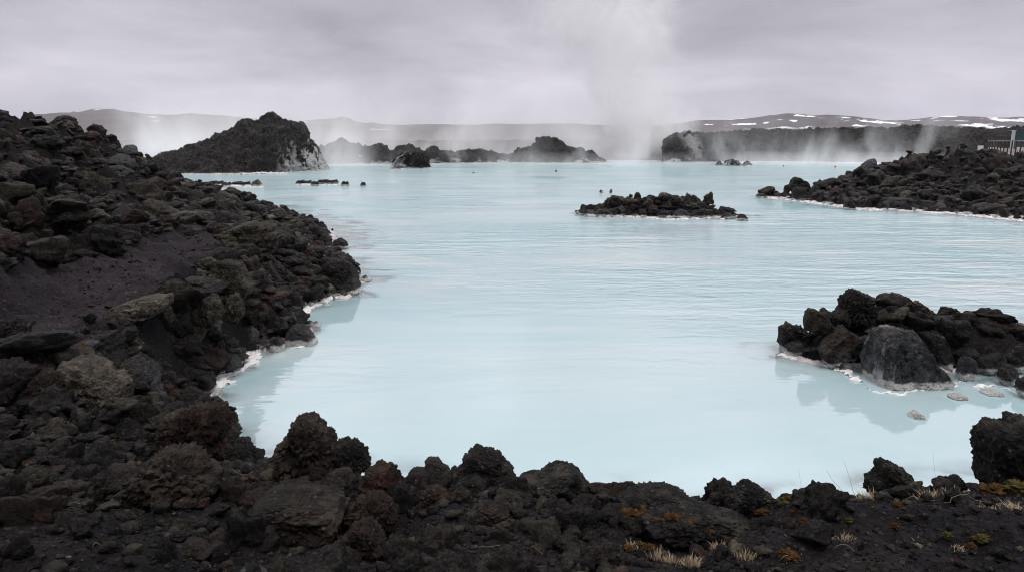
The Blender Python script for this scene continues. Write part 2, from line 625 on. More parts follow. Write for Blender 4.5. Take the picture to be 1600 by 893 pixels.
# slope and crest of the left hill
for p in [(0, 420, 7.6), (0, 330, 10.5), (-120, 380, 8.5), (60, 330, 11.5), (110, 365, 10.8), (150, 320, 14), (220, 345, 15.5), (270, 335, 17), (330, 350, 18), (390, 340, 20),
          (0, 250, 14.5), (90, 260, 16), (170, 275, 18.5), (240, 300, 20), (310, 312, 22), (-100, 250, 13),
          (-100, 202, 17), (0, 207, 18), (50, 212, 18.5), (100, 220, 19.5), (150, 219, 20.5), (190, 250, 22), (240, 280, 23.5), (300, 294, 25), (345, 300, 26.5), (395, 318, 27)]:
    cy_(*p)
for p in [(-13.5, 24, 2.6), (-16, 29, 0.3), (-11.5, 28, 0.4), (-9.5, 29.5, -0.3), (-14, 34, -1.2), (-22, 31, 1.5), (-28, 36, -0.5), (-22, 22, 4.2), (-22, 12, 4.2), (-15, 7, 3.0), (-9, 5, 2.0), (-10, 36, -1.4), (-35, 20, 4), (-35, 45, -1.3), (-6, 31, -1.2)]:
    CP.append(np.array(p, float))
# peninsula on the right
pen = [(1195, 306), (1240, 311), (1290, 318), (1340, 324), (1400, 327), (1470, 331), (1540, 337), (1610, 344), (1720, 352)]
for p in pen:
    cz(*p, 0.02)
    b = at_z(*p, 0.0)
    CP.append(np.array([b[0] * 0.93, b[1] * 0.93, -0.35]))
    CP.append(np.array([b[0] * 0.84, b[1] * 0.84, -1.2]))
for p in [(1250, 306, 38.5), (1306, 296, 39), (1348, 292, 39.5), (1364, 288, 40), (1382, 277, 40.5), (1413, 260, 40.5), (1442, 252, 41), (1469, 256, 41.5), (1495, 256, 43), (1530, 255, 43), (1560, 258, 42), (1620, 264, 40), (1700, 262, 42),
          (1340, 306, 36.5), (1400, 298, 36), (1460, 295, 35.5), (1530, 296, 34), (1600, 300, 33), (1400, 316, 33.5), (1500, 318, 31.6), (1600, 325, 29.8)]:
    cy_(*p)
for p in [(19, 44, -0.2), (24, 47, 0.4), (27, 52, 0.4), (33, 60, 0.9), (38, 66, 1.2), (40, 72, -0.3), (33, 68, -0.8), (25, 58, -1.2), (18, 48, -1.2), (30, 46, 1.45), (36, 50, 1.3), (44, 62, 1.2), (55, 60, 2), (50, 45, 2.3), (60, 40, 2.5), (50, 75, 0.5), (14.2, 40, -0.9)]:
    CP.append(np.array(p, float))
# open lagoon
for x in range(-4, 30, 6):
    for y in (11, 16, 22):
        if (x < -2 and y > 8) or x > y * 0.72:
            continue
        CP.append(np.array([x, y, -1.4]))
for p in [(6, 30, -1.5), (0, 34, -1.5), (10, 44, -1.5), (-4, 48, -1.5), (-18, 50, -1.5), (2, 62, -1.5), (20, 66, -1.5), (-30, 60, -1.5), (12, 22, -1.4), (14, 27, -1.3), (9, 14, -1.3), (6.5, 10, -1.2), (-3, 40, -1.5), (45, 90, -1.5), (-60, 60, -1.5), (70, 70, -1)]:
    CP.append(np.array(p, float))
CP = np.array(CP)
CPX = CP[:, :2]
_d = np.sqrt(((CPX[:, None] - CPX[None]) ** 2).sum(-1) + 0.07)
_A = np.zeros((len(CP) + 1, len(CP) + 1))
_A[:-1, :-1] = _d + np.eye(len(CP)) * -0.03
_A[:-1, -1] = 1
_A[-1, :-1] = 1
_W = np.linalg.solve(_A, np.concatenate([CP[:, 2], [0]]))

# two heaps of stones that stand in the lagoon
_m0, _m1 = at_z(944, 335, 0), at_z(1112, 338, 0)
_r0, _r1 = at_z(1275, 551, 0), at_z(1720, 558, 0)


def seg_dist(xy, a, b):
    a, b = a[:2], b[:2]
    ab = b - a
    tt = np.clip(((xy - a) @ ab) / (ab @ ab), 0, 1)
    return np.sqrt(((xy - a - tt[:, None] * ab) ** 2).sum(1)), tt


def Hbase(xy):
    xy = np.asarray(xy, float)
    out = np.empty(len(xy))
    for s in range(0, len(xy), 100000):
        q = xy[s:s + 100000]
        z = np.full(len(q), _W[-1])
        for k in range(len(CPX)):
            z += _W[k] * np.sqrt((q[:, 0] - CPX[k, 0]) ** 2 + (q[:, 1] - CPX[k, 1]) ** 2 + 0.07)
        out[s:s + 100000] = z
    r = np.hypot(xy[:, 0], xy[:, 1])
    far = np.where(r < 112, -1.6, np.clip((r - 112) * 0.06, -1.6, 2.5))
    far = far + np.where((xy[:, 1] < 40) & (r > 40), 3.2, 0)
    k = np.clip((r - 60) / 20, 0, 1)
    out = np.clip(out, -1.6, 6) * (1 - k) + far * k
    d, tt = seg_dist(xy, _m0, _m1)
    pr = np.interp(tt, [0, 0.18, 0.45, 0.75, 1], [0.22, 0.5, 0.62, 0.58, 0.12])
    out = np.maximum(out, pr * (1 - (d / 0.9) ** 2))
    d, tt = seg_dist(xy, _r0, _r1)
    pr = np.interp(tt, [0, 0.2, 0.5, 0.8, 1], [0.36, 0.55, 0.60, 0.34, 0.25])
    out = np.maximum(out, pr - 0.80 * d ** 1.15)
    return np.maximum(out, -1.6)


def inside(poly, xy):
    poly = np.asarray(poly)[:, :2]
    x, y = xy[:, 0], xy[:, 1]
    r = np.zeros(len(xy), bool)
    j = len(poly) - 1
    for i in range(len(poly)):
        xi, yi, xj, yj = *poly[i], *poly[j]
        r ^= ((yi > y) != (yj > y)) & (x < (xj - xi) * (y - yi) / (yj - yi + 1e-12) + xi)
        j = i
    return r




def poly_soft(poly, xy, soft):
    """1 inside, falling to 0 over soft metres"""
    poly = np.asarray(poly)[:, :2]
    ins = inside(poly, xy)
    dm = np.full(len(xy), 1e9)
    for i in range(len(poly)):
        d, _ = seg_dist(xy, poly[i - 1], poly[i])
        dm = np.minimum(dm, d)
    return np.where(ins, 1.0, np.clip(1 - dm / soft, 0, 1))


def H(xy):
    """ground with its roughness"""
    xy = np.asarray(xy, float)
    z = Hbase(xy)
    r = np.hypot(xy[:, 0], xy[:, 1])
    p3 = np.concatenate([xy, np.zeros((len(xy), 1))], 1)
    near = np.clip(1 - (r - 60) / 40, 0.0, 1)
    trod = poly_soft(PATH, xy, 0.28)
    bank = np.clip((4.6 - xy[:, 1]) / 0.8, 0, 1) * np.clip((4.5 - np.abs(xy[:, 0])) / 1.0, 0, 1)
    amp = (0.15 * (1 - trod) + 0.07) * (1 - 0.75 * bank) * (1 + 1.0 * np.clip((z - 1.2) / 0.6, 0, 1) * (xy[:, 1] > 5))
    amp = amp * (1 + 0.9 * ((xy[:, 0] > 8) & (xy[:, 1] > 24) & (r < 60)))
    amp = np.where(z < -0.02, amp * 0.45, amp)
    n = fbm(p3 * 1.6, 4, 11) * amp * 1.3 * near
    f1, _ = worley(p3 * 2.3, 5, True)
    n = n + (0.45 - f1) * amp * 0.9 * near
    n = n + fbm(p3 * 9, 3, 21) * 0.018 * near + fbm(p3 * 3.4, 2, 22) * 0.03 * trod
    n = n + np.where(r > 110, fbm(p3 * 0.05, 4, 31) * 2.0 * np.clip((r - 110) / 60, 0, 1), 0)
    shelf = np.clip((z + 0.75) / 0.3, 0, 1) * np.clip(-z / 0.06, 0, 1)
    n = n + shelf * np.clip(fbm(p3 * np.array([1.1, 1.6, 1]), 3, 41) + 0.05, 0, 0.35) * 0.75
    n = np.where((z < -0.03) & (z + n > -0.035), -0.035 - z, n)
    return z + n, trod


def hit(px, py, tmax=90.0, smooth=True):
    d = ray(px, py)
    d = d / np.linalg.norm(d)
    ts = np.geomspace(1.2, tmax, 900)
    P = EYE + ts[:, None] * d
    z = Hbase(P[:, :2])
    k = np.nonzero(P[:, 2] < np.maximum(z, 0.0))[0]
    return P[k[0]] if len(k) else P[-1]


PATH = [hit(px, py) for px, py in [(-60, 505), (0, 478), (84, 432), (100, 412), (151, 408), (218, 395), (238, 376), (285, 367), (336, 374), (382, 382), (345, 400), (300, 408), (268, 434), (238, 460), (165, 490), (110, 515), (60, 535), (-60, 545)]]

# ------------------------------------------------------------------ ground sheet (polar, finest where one looks), water
def polar(rs, an):
    rr, aa = np.meshgrid(rs, an, indexing='ij')
    return np.stack([rr * np.sin(aa), rr * np.cos(aa)], -1).reshape(-1, 2)


fine_a = np.arange(-46, 46.001, 0.125)
an = R(1) * np.concatenate([np.arange(-180, -46, 4.0), fine_a, np.arange(50, 180.1, 4.0)])
rs = np.concatenate([[0.02, 0.5], np.geomspace(1.2, 70, 560), np.geomspace(71.5, 4200, 150)])
xy = polar(rs, an)
zz, trod = H(xy)
gv = np.concatenate([xy, zz[:, None]], 1)
gf = grid_faces(len(rs), len(an))[:, ::-1]
obj('ground', new_mesh('ground', gv, gf, M_GROUND, True, {'trodden': trod}), kind='structure')

wa = R(1) * np.arange(-75, 75.01, 0.3)
wr = np.concatenate([np.geomspace(3.0, 60, 330), np.geomspace(61, 420, 90)])
wxy = polar(wr, wa)
wz, _ = H(wxy)
depth = np.maximum(-wz, 0)
turb = 1 - np.exp(-depth / 0.13)
turb = np.clip(0.22 + 0.80 * turb, 0, 1)
p3 = np.concatenate([wxy, np.zeros((len(wxy), 1))], 1)
wr_ = np.hypot(wxy[:, 0], wxy[:, 1])
wind = np.clip((wr_ - 6) / 13, 0.14, 1) * np.clip(0.45 + 1.5 * fbm(p3 * np.array([0.09, 0.16, 1]), 3, 77), 0.06, 1)
wind *= 1 - 0.45 * np.clip((wr_ - 45) / 40, 0, 1)
wind += 0.9 * np.exp(-(((wxy[:, 0] - 13) / 6.5) ** 2 + ((wxy[:, 1] - 21) / 8) ** 2))
wind = np.clip(wind, 0, 1.7) * 0.85
wv = np.concatenate([wxy, np.zeros((len(wxy), 1))], 1)
obj('water', new_mesh('water', wv, grid_faces(len(wr), len(wa))[:, ::-1], M_WATER, True, {'turb': turb, 'wind': wind}), kind='structure')

# ------------------------------------------------------------------ ridges and hills


def ridge(name, crest, base, setback, back, nu, nv, p_front, disp, mat, y0=None, tint=(0.030, 0.028, 0.030), seed=0, silica=None, snow=None, kind='structure', zbase=-0.8, **props):
    cx, cyp = np.array(crest, float).T
    bx, by = np.array(base, float).T
    us = np.linspace(cx[0], cx[-1], nu)
    rows = []
    vf = np.linspace(0, 1, nv)
    vb = np.linspace(0, 1, max(6, nv // 3))[1:]
    for px in us:
        if y0 is None:
            B = at_z(px, np.interp(px, bx, by), 0.0)
        else:
            B = at_y(px, np.interp(px, bx, by), y0)
        C = at_y(px, np.interp(px, cx, cyp), B[1] + setback)
        pf = np.interp(px, p_front[0], p_front[1]) if isinstance(p_front, tuple) else p_front
        hfr = vf ** pf
        zfr = 1 - (1 - vf) ** 1.25
        z0 = zbase if y0 is None else B[2]
        front = np.stack([B[0] + (C[0] - B[0]) * hfr, B[1] + (C[1] - B[1]) * hfr, z0 + (C[2] - z0) * zfr], 1)
        E = np.array([C[0] * (1 + back / C[1]), C[1] + back, z0])
        bk = C + (E - C) * np.stack([vb, vb, vb ** 1.6], 1)
        rows.append(np.concatenate([front, bk]))
    V = np.array(rows)
    nvt = V.shape[1]
    du = np.gradient(V, axis=0)
    dv = np.gradient(V, axis=1)
    nn = np.cross(du, dv)
    nn /= np.linalg.norm(nn, axis=2)[..., None] + 1e-9
    Vf = V.reshape(-1, 3)
    d = disp(Vf)
    Vf = Vf + nn.reshape(-1, 3) * d[:, None]
    at = {'tint': np.tile(np.array(tint, np.float32), (len(Vf), 1))}
    if silica:
        at['silica'] = silica(Vf)
    if snow:
        at['snow'] = snow(Vf)
    return obj(name, new_mesh(name, Vf, grid_faces(nu, nvt), mat, True, at), kind=kind, **props), Vf


def rock_disp(scale=1.0, seed=3, crag=1.0, cols=0.0):
    def f(P):
        q = P / scale
        f1, f2 = worley(q * 0.9, seed)
        d = 0.55 * fbm(q * 0.45, 4, seed) + crag * 0.42 * (0.45 - f1) + 0.16 * (0.4 - worley(q * 2.4, seed + 1)[0]) + 0.16 * fbm(q * 3.0, 3, seed + 4)
        if cols:
            c1, c2 = worley(q * np.array([1.5, 1.5, 0.25]), seed + 9)
            d = d - cols * np.clip(0.22 - (c2 - c1), 0, 1) * 1.6
        return d * scale
    return f


def head_silica(P):
    q = P * np.array([1.4, 1.4, 0.35])
    n = fbm(q, 4, 51) + 0.5 * fbm(P * 3, 3, 52)
    side = np.clip((P[:, 0] + 23.2) / 1.2, 0, 1)
    top = 2.3 - 0.9 * np.abs(P[:, 0] + 20.5) * 0.3
    return np.clip((top - P[:, 2] + n * 2.6) * 1.3, 0, 1) * side * 0.85


ridge('rocky_headland',
      [(150, 268), (200, 256), (232, 246), (262, 238), (300, 229), (312, 220), (330, 213), (345, 208), (360, 199), (376, 191), (385, 185), (402, 183), (413, 180), (416, 176), (424, 176), (432, 181), (450, 187), (470, 193), (478, 200), (484, 213), (492, 218), (497, 236), (505, 246), (514, 264)],
      [(150, 276), (250, 274), (330, 273), (400, 272), (450, 270), (470, 267), (514, 267)], 7.0, 9.0, 420, 110,
      ([150, 380, 440, 500, 514], [1.0, 1.2, 2.2, 3.0, 2.4]), rock_disp(0.9, 3, 1.0, 0.5), M_RIDGE, tint=(0.027, 0.0235, 0.0220), silica=head_silica)


def low_silica(zt, seed, dens=0.0):
    def f(P):
        n = fbm(P * np.array([0.5, 0.5, 1.0]), 4, seed)
        return np.clip((zt - P[:, 2] + n * 1.4 + dens) * 2.0, 0, 1) * np.clip(0.75 + 1.5 * fbm(P * 0.13, 2, seed + 5), 0, 0.9)
    return f


ridge('lava_field',
      [(470, 240), (500, 229), (520, 223), (535, 215), (546, 222), (562, 228), (578, 231), (592, 223), (604, 226), (612, 234), (628, 231), (640, 224), (650, 229), (662, 235), (676, 228), (690, 236), (712, 236), (730, 234), (750, 231), (764, 236), (776, 238), (790, 243), (806, 236), (822, 229), (834, 226), (839, 215), (852, 214), (869, 216), (880, 224), (904, 232), (930, 240), (950, 255)],
      [(470, 258), (600, 257), (700, 256), (790, 255), (950, 256)], 7.0, 12.0, 480, 60, 1.5, rock_disp(0.85, 13, 1.5, 0.4), M_RIDGE, tint=(0.023, 0.0205, 0.0195), silica=low_silica(0.1, 61))
ridge('lava_field',
      [(1034, 254), (1036, 219), (1043, 213), (1056, 209), (1068, 207), (1100, 206), (1140, 205), (1180, 203), (1240, 202), (1300, 199), (1360, 199), (1400, 198), (1425, 195), (1450, 195), (1500, 199), (1560, 200), (1600, 197), (1700, 195), (1800, 196)],
      [(1034, 254), (1100, 254), (1300, 252), (1500, 252), (1800, 252)], 8.0, 40.0, 700, 80,
      ([1036, 1100, 1300, 1800], [2.6, 1.8, 1.4, 1.2]), rock_disp(0.8, 23, 1.5, 0.5), M_RIDGE, tint=(0.023, 0.0195, 0.0175),
      silica=lambda P: np.maximum(low_silica(-0.1, 63)(P), np.clip(1.3 - np.abs(P[:, 0] - 27.3) * 0.7, 0, 1) * np.clip(1.4 - np.abs(P[:, 2] - 2.9) * 0.8 + 2.4 * fbm(P * np.array([1, 1, .4]), 3, 64), 0, 0.45)))
ridge('lava_field',
      [(880, 250), (915, 240), (935, 232), (950, 222), (962, 227), (975, 232), (1000, 236), (1020, 233), (1050, 238), (1080, 240)],
      [(880, 246), (1080, 246)], 8.0, 14.0, 200, 40, 1.3, rock_disp(1.1, 33), M_RIDGE, y0=150, tint=(0.023, 0.0205, 0.0195))


def hill_disp(a, f, seed):
    return lambda P: a * fbm(P * f, 5, seed)


def snow_f(thr, zlo, x0=-1e9):
    def f(P):
        n = fbm(P * np.array([0.007, 0.007, 0.045]), 4, 91) + 0.55 * fbm(P * np.array([0.025, 0.025, 0.13]), 3, 92)
        return np.clip((n - thr) * 14, 0, 1) * np.clip((P[:, 2] - zlo) / 10, 0, 1) * (P[:, 0] > x0)
    return f


ridge('hills', [(-300, 215), (-60, 200), (20, 189), (50, 182), (90, 178), (112, 176), (116, 174), (120, 176), (145, 172), (160, 172), (200, 175), (260, 178), (293, 178), (300, 177), (340, 181), (400, 186), (440, 190), (520, 196), (640, 205)],
      [(-300, 224), (640, 224)], 500, 600, 240, 40, 1.1, hill_disp(9, 0.006, 71), M_HILL, y0=1500, snow=snow_f(0.72, 30))
ridge('hills', [(300, 200), (400, 193), (470, 190), (500, 187), (525, 186), (534, 183), (545, 186), (556, 191), (575, 193), (580, 192), (600, 195), (700, 194), (800, 195), (900, 195), (1000, 197), (1120, 198), (1300, 205)],
      [(300, 223), (1300, 223)], 600, 700, 320, 40, 1.1, hill_disp(7, 0.006, 72), M_HILL, y0=2300, snow=snow_f(0.56, 70))
ridge('hills', [(900, 206), (1000, 200), (1060, 193), (1090, 189), (1130, 188), (1170, 185), (1200, 181), (1232, 178), (1260, 179), (1300, 180), (1340, 183), (1370, 187), (1400, 188), (1430, 186), (1470, 183), (1520, 182), (1600, 183), (1700, 180), (1900, 190)],
      [(900, 224), (1900, 224)], 600, 700, 420, 60, 1.1, hill_disp(6, 0.006, 73), M_HILL, y0=1900, snow=snow_f(0.36, 38))

# ------------------------------------------------------------------ rock shapes
BLACK, CHAR, BROWN, RED, OLIVE, TAN, BLUE = 'black', 'charcoal', 'brown', 'rust-brown', 'olive-grey', 'tan', 'blue-grey'
TINT = {BLACK: (0.0070, 0.0062, 0.0062), CHAR: (0.0130, 0.0113, 0.0108), BROWN: (0.0275, 0.0188, 0.0145), RED: (0.0320, 0.0160, 0.0118),
        OLIVE: (0.046, 0.040, 0.029), TAN: (0.100, 0.086, 0.067), BLUE: (0.046, 0.048, 0.053)}


def rough_field(P, size, style, seed):
    """radial relief for a rock whose points P are in metres, size = its mean radius"""
    q = P / size
    if style == 'clinker':
        f1, _ = worley(q * 1.5 + seed, seed)
        k1, _ = worley(q * 8.0 + seed, seed + 2)
        m1_, _ = worley(q * 15.0 + seed, seed + 12)
        wp = q + 0.12 * np.stack([perlin(q * 3 + 5, seed), perlin(q * 3 + 9, seed), perlin(q * 3 + 2, seed)], 1)
        d = 0.22 * (0.5 - f1) + 0.18 * (0.48 - worley(wp * 3.6 + seed, seed + 1)[0]) + 0.15 * (0.45 - k1) + 0.085 * (0.45 - m1_) + 0.18 * fbm(q * 2.0, 4, seed + 3) + 0.10 * fbm(q * 9.0, 4, seed + 6, 0.75)
    elif style == 'slab':
        st = perlin(np.stack([q[:, 0] * 0.35, q[:, 1] * 0.35, q[:, 2] * 6.5], 1) + seed, seed)
        d = 0.13 * st + 0.12 * fbm(q * 1.3, 4, seed) - 0.13 * ridged(q * 2.2, 3, seed + 5) + 0.09 * fbm(q * 8, 5, seed + 2, 0.75) + 0.06
    else:
        c1, c2 = worley(q * 1.15 + seed, seed + 21)
        d = 0.14 * fbm(q * 1.2, 4, seed) - 0.16 * ridged(q * 1.5, 3, seed + 5) + 0.09 * fbm(q * 7, 5, seed + 2, 0.75) + 0.08 - 0.20 * np.clip(0.12 - (c2 - c1), 0, 1) + 0.16 * (0.45 - c1) + 0.03 * (0.45 - worley(q * 9, seed + 3)[0])
    return d * size


def facets(d, seed, n=11, soft=0.06):
    rg = np.random.RandomState(seed)
    pl = rg.normal(size=(n, 3))
    pl /= np.linalg.norm(pl, axis=1)[:, None]
    pl = np.concatenate([pl, -pl[: n // 3]])
    h = rg.uniform(0.62, 1.0, len(pl))
    dots = d @ pl.T
    rr = np.where(dots > 0.05, h / np.maximum(dots, 0.05), 5.0)
    k = 26.0
    r = -np.log(np.exp(-k * np.minimum(rr, 4)).sum(1)) / k
    return np.clip(r, 0.3, 1.5)


def unit_rock(seed, sub, style):
    d, f = ico(sub)
    rg = np.random.RandomState(seed + 500)
    if style == 'clinker':
        r = (0.35 + 0.65 * facets(d, seed, 9)) * (1 + 0.30 * fbm(d * 0.9 + seed * 1.7, 2, seed))
        sc = np.array([1, rg.uniform(0.75, 1.0), rg.uniform(0.65, 0.9)])
    elif style == 'slab':
        r = facets(d, seed, 12)
        sc = np.array([1.15, rg.uniform(0.7, 0.95), rg.uniform(0.32, 0.48)])
    else:
        r = facets(d, seed, 10)
        sc = np.array([1.1, rg.uniform(0.8, 1.0), rg.uniform(0.65, 0.85)])
    P = d * r[:, None] * sc
    P = P + d * rough_field(P, 1.0, style, seed)[:, None]
    return P.astype(np.float32), f


HEROES = []     # x, y, radius


def poly_radius(poly, c, phi):
    """distance from c to the outline along each angle (image axes, y up)"""
    pts = np.array([(x - c[0], c[1] - y) for x, y in poly])
    res = np.zeros(len(phi))
    dx, dy = np.cos(phi), np.sin(phi)
    for i in range(len(pts)):
        a, b = pts[i - 1], pts[i]
        e = b - a
        den_ = dx * e[1] - dy * e[0]
        with np.errstate(divide='ignore', invalid='ignore'):
            tt = (a[0] * e[1] - a[1] * e[0]) / den_
            s = (a[0] * dy - a[1] * dx) / den_
        ok = (tt > 0) & (s >= -1e-6) & (s <= 1 + 1e-6) & np.isfinite(tt)
        res = np.where(ok, np.maximum(res, tt), res)
    return res


def boulder(poly, label, style='clinker', tint=CHAR, base=None, zb=None, thick=0.85, sub=None, seed=None, name='lava_boulder', cat='boulder', dist=None, relief=1.0, silica=None, sq=0.75):
    """a boulder with a traced outline at its own distance, with real depth"""
    poly = [tuple(map(float, p)) for p in poly]
    xs, ys = np.array(poly).T
    c = ((xs.min() + xs.max()) / 2, (ys.min() + ys.max()) / 2)
    by = base if base is not None else ys.max()
    seed = seed if seed is not None else int(xs.sum() * 7 + ys.sum()) % 9973
    if dist is not None:
        hp = at_y(c[0], by, dist)
    elif zb is not None:
        hp = at_z(c[0], by, zb)
    else:
        hp = hit(c[0], by)
    dep = (hp - EYE) @ FW
    wpx = max(xs.max() - xs.min(), ys.max() - ys.min())
    if sub is None:
        sub = 6 if wpx > 62 else (5 if wpx > 24 else 4)
    d, f = ico(sub)
    phi = np.arctan2(d[:, 2], d[:, 0])
    grid = np.linspace(-math.pi, math.pi, 361)
    rp = poly_radius(poly, c, grid)
    Rm = np.interp(phi, grid, rp)
    mean = np.sqrt((xs.max() - xs.min()) * (ys.max() - ys.min())) / 2
    half = (xs.max() - xs.min()) / 2
    m1 = dep / FPX
    dz_ = min(thick * half, 1.6 * mean) * m1
    depc = dep + 0.55 * dz_
    m = depc / FPX
    s = np.sqrt(d[:, 0] ** 2 + d[:, 2] ** 2)
    if style == 'slab':
        sq = 0.50
    elif style == 'block':
        sq = 0.60
    ss = s ** sq
    fd = np.sign(d[:, 1]) * np.abs(d[:, 1]) ** sq
    size = mean * m
    ex = np.cos(phi) * ss * Rm * m
    ez = np.sin(phi) * ss * Rm * m
    # cut facets so that the front is not a smooth dome
    fr = facets(d, seed, 13)
    fr = (0.50 + 0.56 * fr) if style == 'clinker' else (0.28 + 0.80 * fr)
    lim = s[:, None]
    k = (1 - s ** 3) * (0.6 if style == 'clinker' else 1.0)
    fd = fd * (1 - k + k * fr)
    P = np.stack([ex, fd * dz_, ez], 1)
    rel = rough_field(P, size, style, seed) * relief
    nn = np.stack([ex / (half * m), fd, ez / (half * m)], 1)
    nn /= np.linalg.norm(nn, axis=1)[:, None] + 1e-9
    edge = rel * (0.55 + 0.45 * (1 - s ** 4))
    P = P + nn * (edge - 0.04 * size)[:, None]
    # camera axes -> world
    Wp = P[:, :1] * RT + P[:, 1:2] * np.array([0, 1.0, 0]) + P[:, 2:3] * UP
    cen = EYE + ray(*c) * depc
    py_foot = by
    bt = [xs.min(), xs.max(), ys.min(), ys.max() + (0.16 if py_foot > 470 else 0.05) * (ys.max() - ys.min())]
    for _ in range(3):
        qx, qy, _q = project(Wp + cen)
        kx = (bt[1] - bt[0]) / (qx.max() - qx.min())
        kz = (bt[3] - bt[2]) / (qy.max() - qy.min())
        Wp = Wp * np.array([kx, 0.5 + 0.5 * kx, kz])
        qx, qy, _q = project(Wp + cen)
        cen = cen + RT * ((bt[0] + bt[1] - qx.min() - qx.max()) / 2) * m - np.array([0, 0, 1.0]) * ((bt[2] + bt[3] - qy.min() - qy.max()) / 2) * m
    foot = np.array([cen[0], cen[1], (Wp[:, 2]).min() + cen[2]])
    at_ = {}
    if silica:
        sn = fbm(d * np.array([3.0, 3.0, 1.1]) + seed, 4, seed + 40)
        at_['silica'] = np.clip(silica(ex / (half * m), ez / (size + 1e-6)) + 1.5 * sn, 0, 1) * 0.9
    me = new_mesh(name, Wp + cen - foot, f, M_ROCK, True, at_)
    o = obj(name, me, foot.tolist())
    o.color = (*TINT[tint], 1)
    o['label'] = label
    o['category'] = cat
    HEROES.append((cen[0], cen[1] , half * m, dz_))
    return o


# --- boulders of the foreground bank
B = boulder
B([(244, 654), (258, 641), (288, 631), (316, 627), (336, 621), (353, 625), (361, 631), (365, 654), (367, 663), (360, 677), (363, 702), (356, 722), (305, 735), (255, 715), (238, 680)], 'tall rust-brown boulder overhanging the lower left corner of the lagoon', tint=RED, zb=0.9, base=728)
B([(170, 749), (190, 732), (217, 712), (237, 695), (271, 688), (292, 691), (299, 709), (319, 726), (352, 738), (360, 753), (340, 785), (288, 805), (220, 810), (176, 796), (163, 773)], 'broad brown peaked boulder in front of the tall overhanging rust boulder', tint=BROWN, base=806, zb=1.17)
B([(378, 795), (384, 768), (392, 757), (440, 750), (500, 752), (535, 762), (549, 785), (545, 812), (500, 838), (430, 848), (380, 842)], 'wide flat-topped brown block with a white patch on its left front edge', 'slab', BROWN, base=842, zb=1.2, name='lava_slab', cat='rock slab')
B([(412, 718), (417, 703), (438, 678), (455, 665), (455, 648), (470, 641), (492, 650), (509, 660), (524, 675), (532, 700), (530, 735), (500, 750), (460, 750), (425, 738)], 'tall peaked brown boulder rising against the water behind the flat-topped block', tint=BROWN, base=752, zb=1.08)
B([(515, 692), (528, 680), (552, 680), (568, 691), (577, 710), (581, 724), (560, 738), (522, 735)], 'black rounded boulder leaning on the right side of the tall peaked brown one', tint=BLACK, base=742, zb=1.06)
B([(500, 745), (520, 730), (545, 727), (556, 745), (548, 762), (508, 766)], 'low brown lump between the peaked boulder and the rust dome', tint=BROWN, base=766, zb=1.1)
B([(565, 732), (575, 721), (592, 716), (610, 718), (625, 730), (633, 750), (631, 780), (600, 795), (568, 788), (557, 762)], 'rust-brown dome-shaped boulder beside the black round stone', tint=RED, base=793, zb=1.12)
B([(535, 792), (550, 775), (575, 765), (592, 762), (610, 775), (626, 796), (622, 818), (600, 828), (558, 824), (538, 810)], 'lumpy rust boulder right of the flat-topped block, above the lone brown one', tint=RED, base=826, zb=1.17)
B([(633, 742), (640, 731), (655, 728), (680, 733), (704, 748), (701, 759), (670, 766), (640, 762)], 'smooth black oval boulder lying on the crest left of the double-knobbed boulder', 'block', BLACK, base=764, zb=1.06)
B([(663, 718), (670, 711), (685, 716), (700, 729), (707, 743), (690, 748), (668, 734)], 'small knobbly olive stone perched on the smooth black oval boulder', tint=OLIVE, base=748, zb=1.08)
B([(711, 737), (720, 722), (722, 708), (735, 696), (745, 692), (765, 701), (783, 704), (788, 715), (804, 728), (807, 747), (795, 760), (770, 762), (735, 757), (711, 750)], 'knobbly charcoal boulder with white lichen spots at the middle of the crest', tint=CHAR, base=762, zb=1.08)
B([(708, 757), (720, 745), (745, 737), (762, 748), (760, 768), (730, 775), (708, 770)], 'blunt charcoal stone tucked under the lichen-spotted boulder', 'block', CHAR, base=774, zb=1.1)
B([(806, 747), (830, 742), (855, 731), (872, 719), (900, 718), (912, 734), (923, 756), (923, 780), (880, 786), (830, 784), (806, 768)], 'large black wedge with a stepped flat top on the crest above the water', 'block', BLACK, base=786, zb=1.08)
B([(648, 782), (655, 765), (680, 753), (700, 765), (706, 782), (690, 798), (660, 800)], 'reddish round boulder below the smooth black oval', tint=RED, base=799, zb=1.13)
B([(704, 770), (720, 756), (737, 768), (737, 786), (715, 790)], 'small brown stone right of the reddish round boulder', tint=BROWN, base=788, zb=1.12)
B([(530, 850), (532, 832), (550, 810), (565, 804), (576, 804), (590, 819), (604, 838), (605, 857), (590, 868), (560, 872), (538, 867)], 'lone brown knobbly boulder standing on the gravel nearest the lower edge', tint=BROWN, base=868, zb=1.22)
B([(727, 802), (745, 783), (775, 779), (796, 795), (792, 818), (755, 822), (729, 815)], 'dull brown squat boulder below the lichen-spotted boulder', tint=BROWN, base=820, zb=1.15)
B([(962, 780), (980, 768), (1000, 761), (1035, 751), (1060, 759), (1087, 779), (1082, 803), (1000, 810), (966, 800)], 'low charcoal hump with white spots at the water right of the wedge', tint=CHAR, base=806, zb=1.14)
B([(1000, 802), (1050, 785), (1110, 782), (1150, 790), (1180, 810), (1197, 838), (1180, 855), (1140, 848), (1080, 838), (1008, 830)], 'long low black hump sloping down to the right through the gravel', tint=BLACK, base=850, zb=1.2, thick=0.6)
B([(1131, 792), (1136, 768), (1155, 754), (1170, 746), (1187, 753), (1206, 770), (1217, 790), (1205, 806), (1170, 810), (1138, 804)], 'dark knobbly dome boulder alone on the crest right of the charcoal hump', tint=CHAR, base=806, zb=1.2)
B([(1106, 782), (1112, 769), (1125, 766), (1136, 775), (1133, 790), (1110, 790)], 'small black knob touching the left side of the crest dome', tint=BLACK, base=789, zb=1.18)
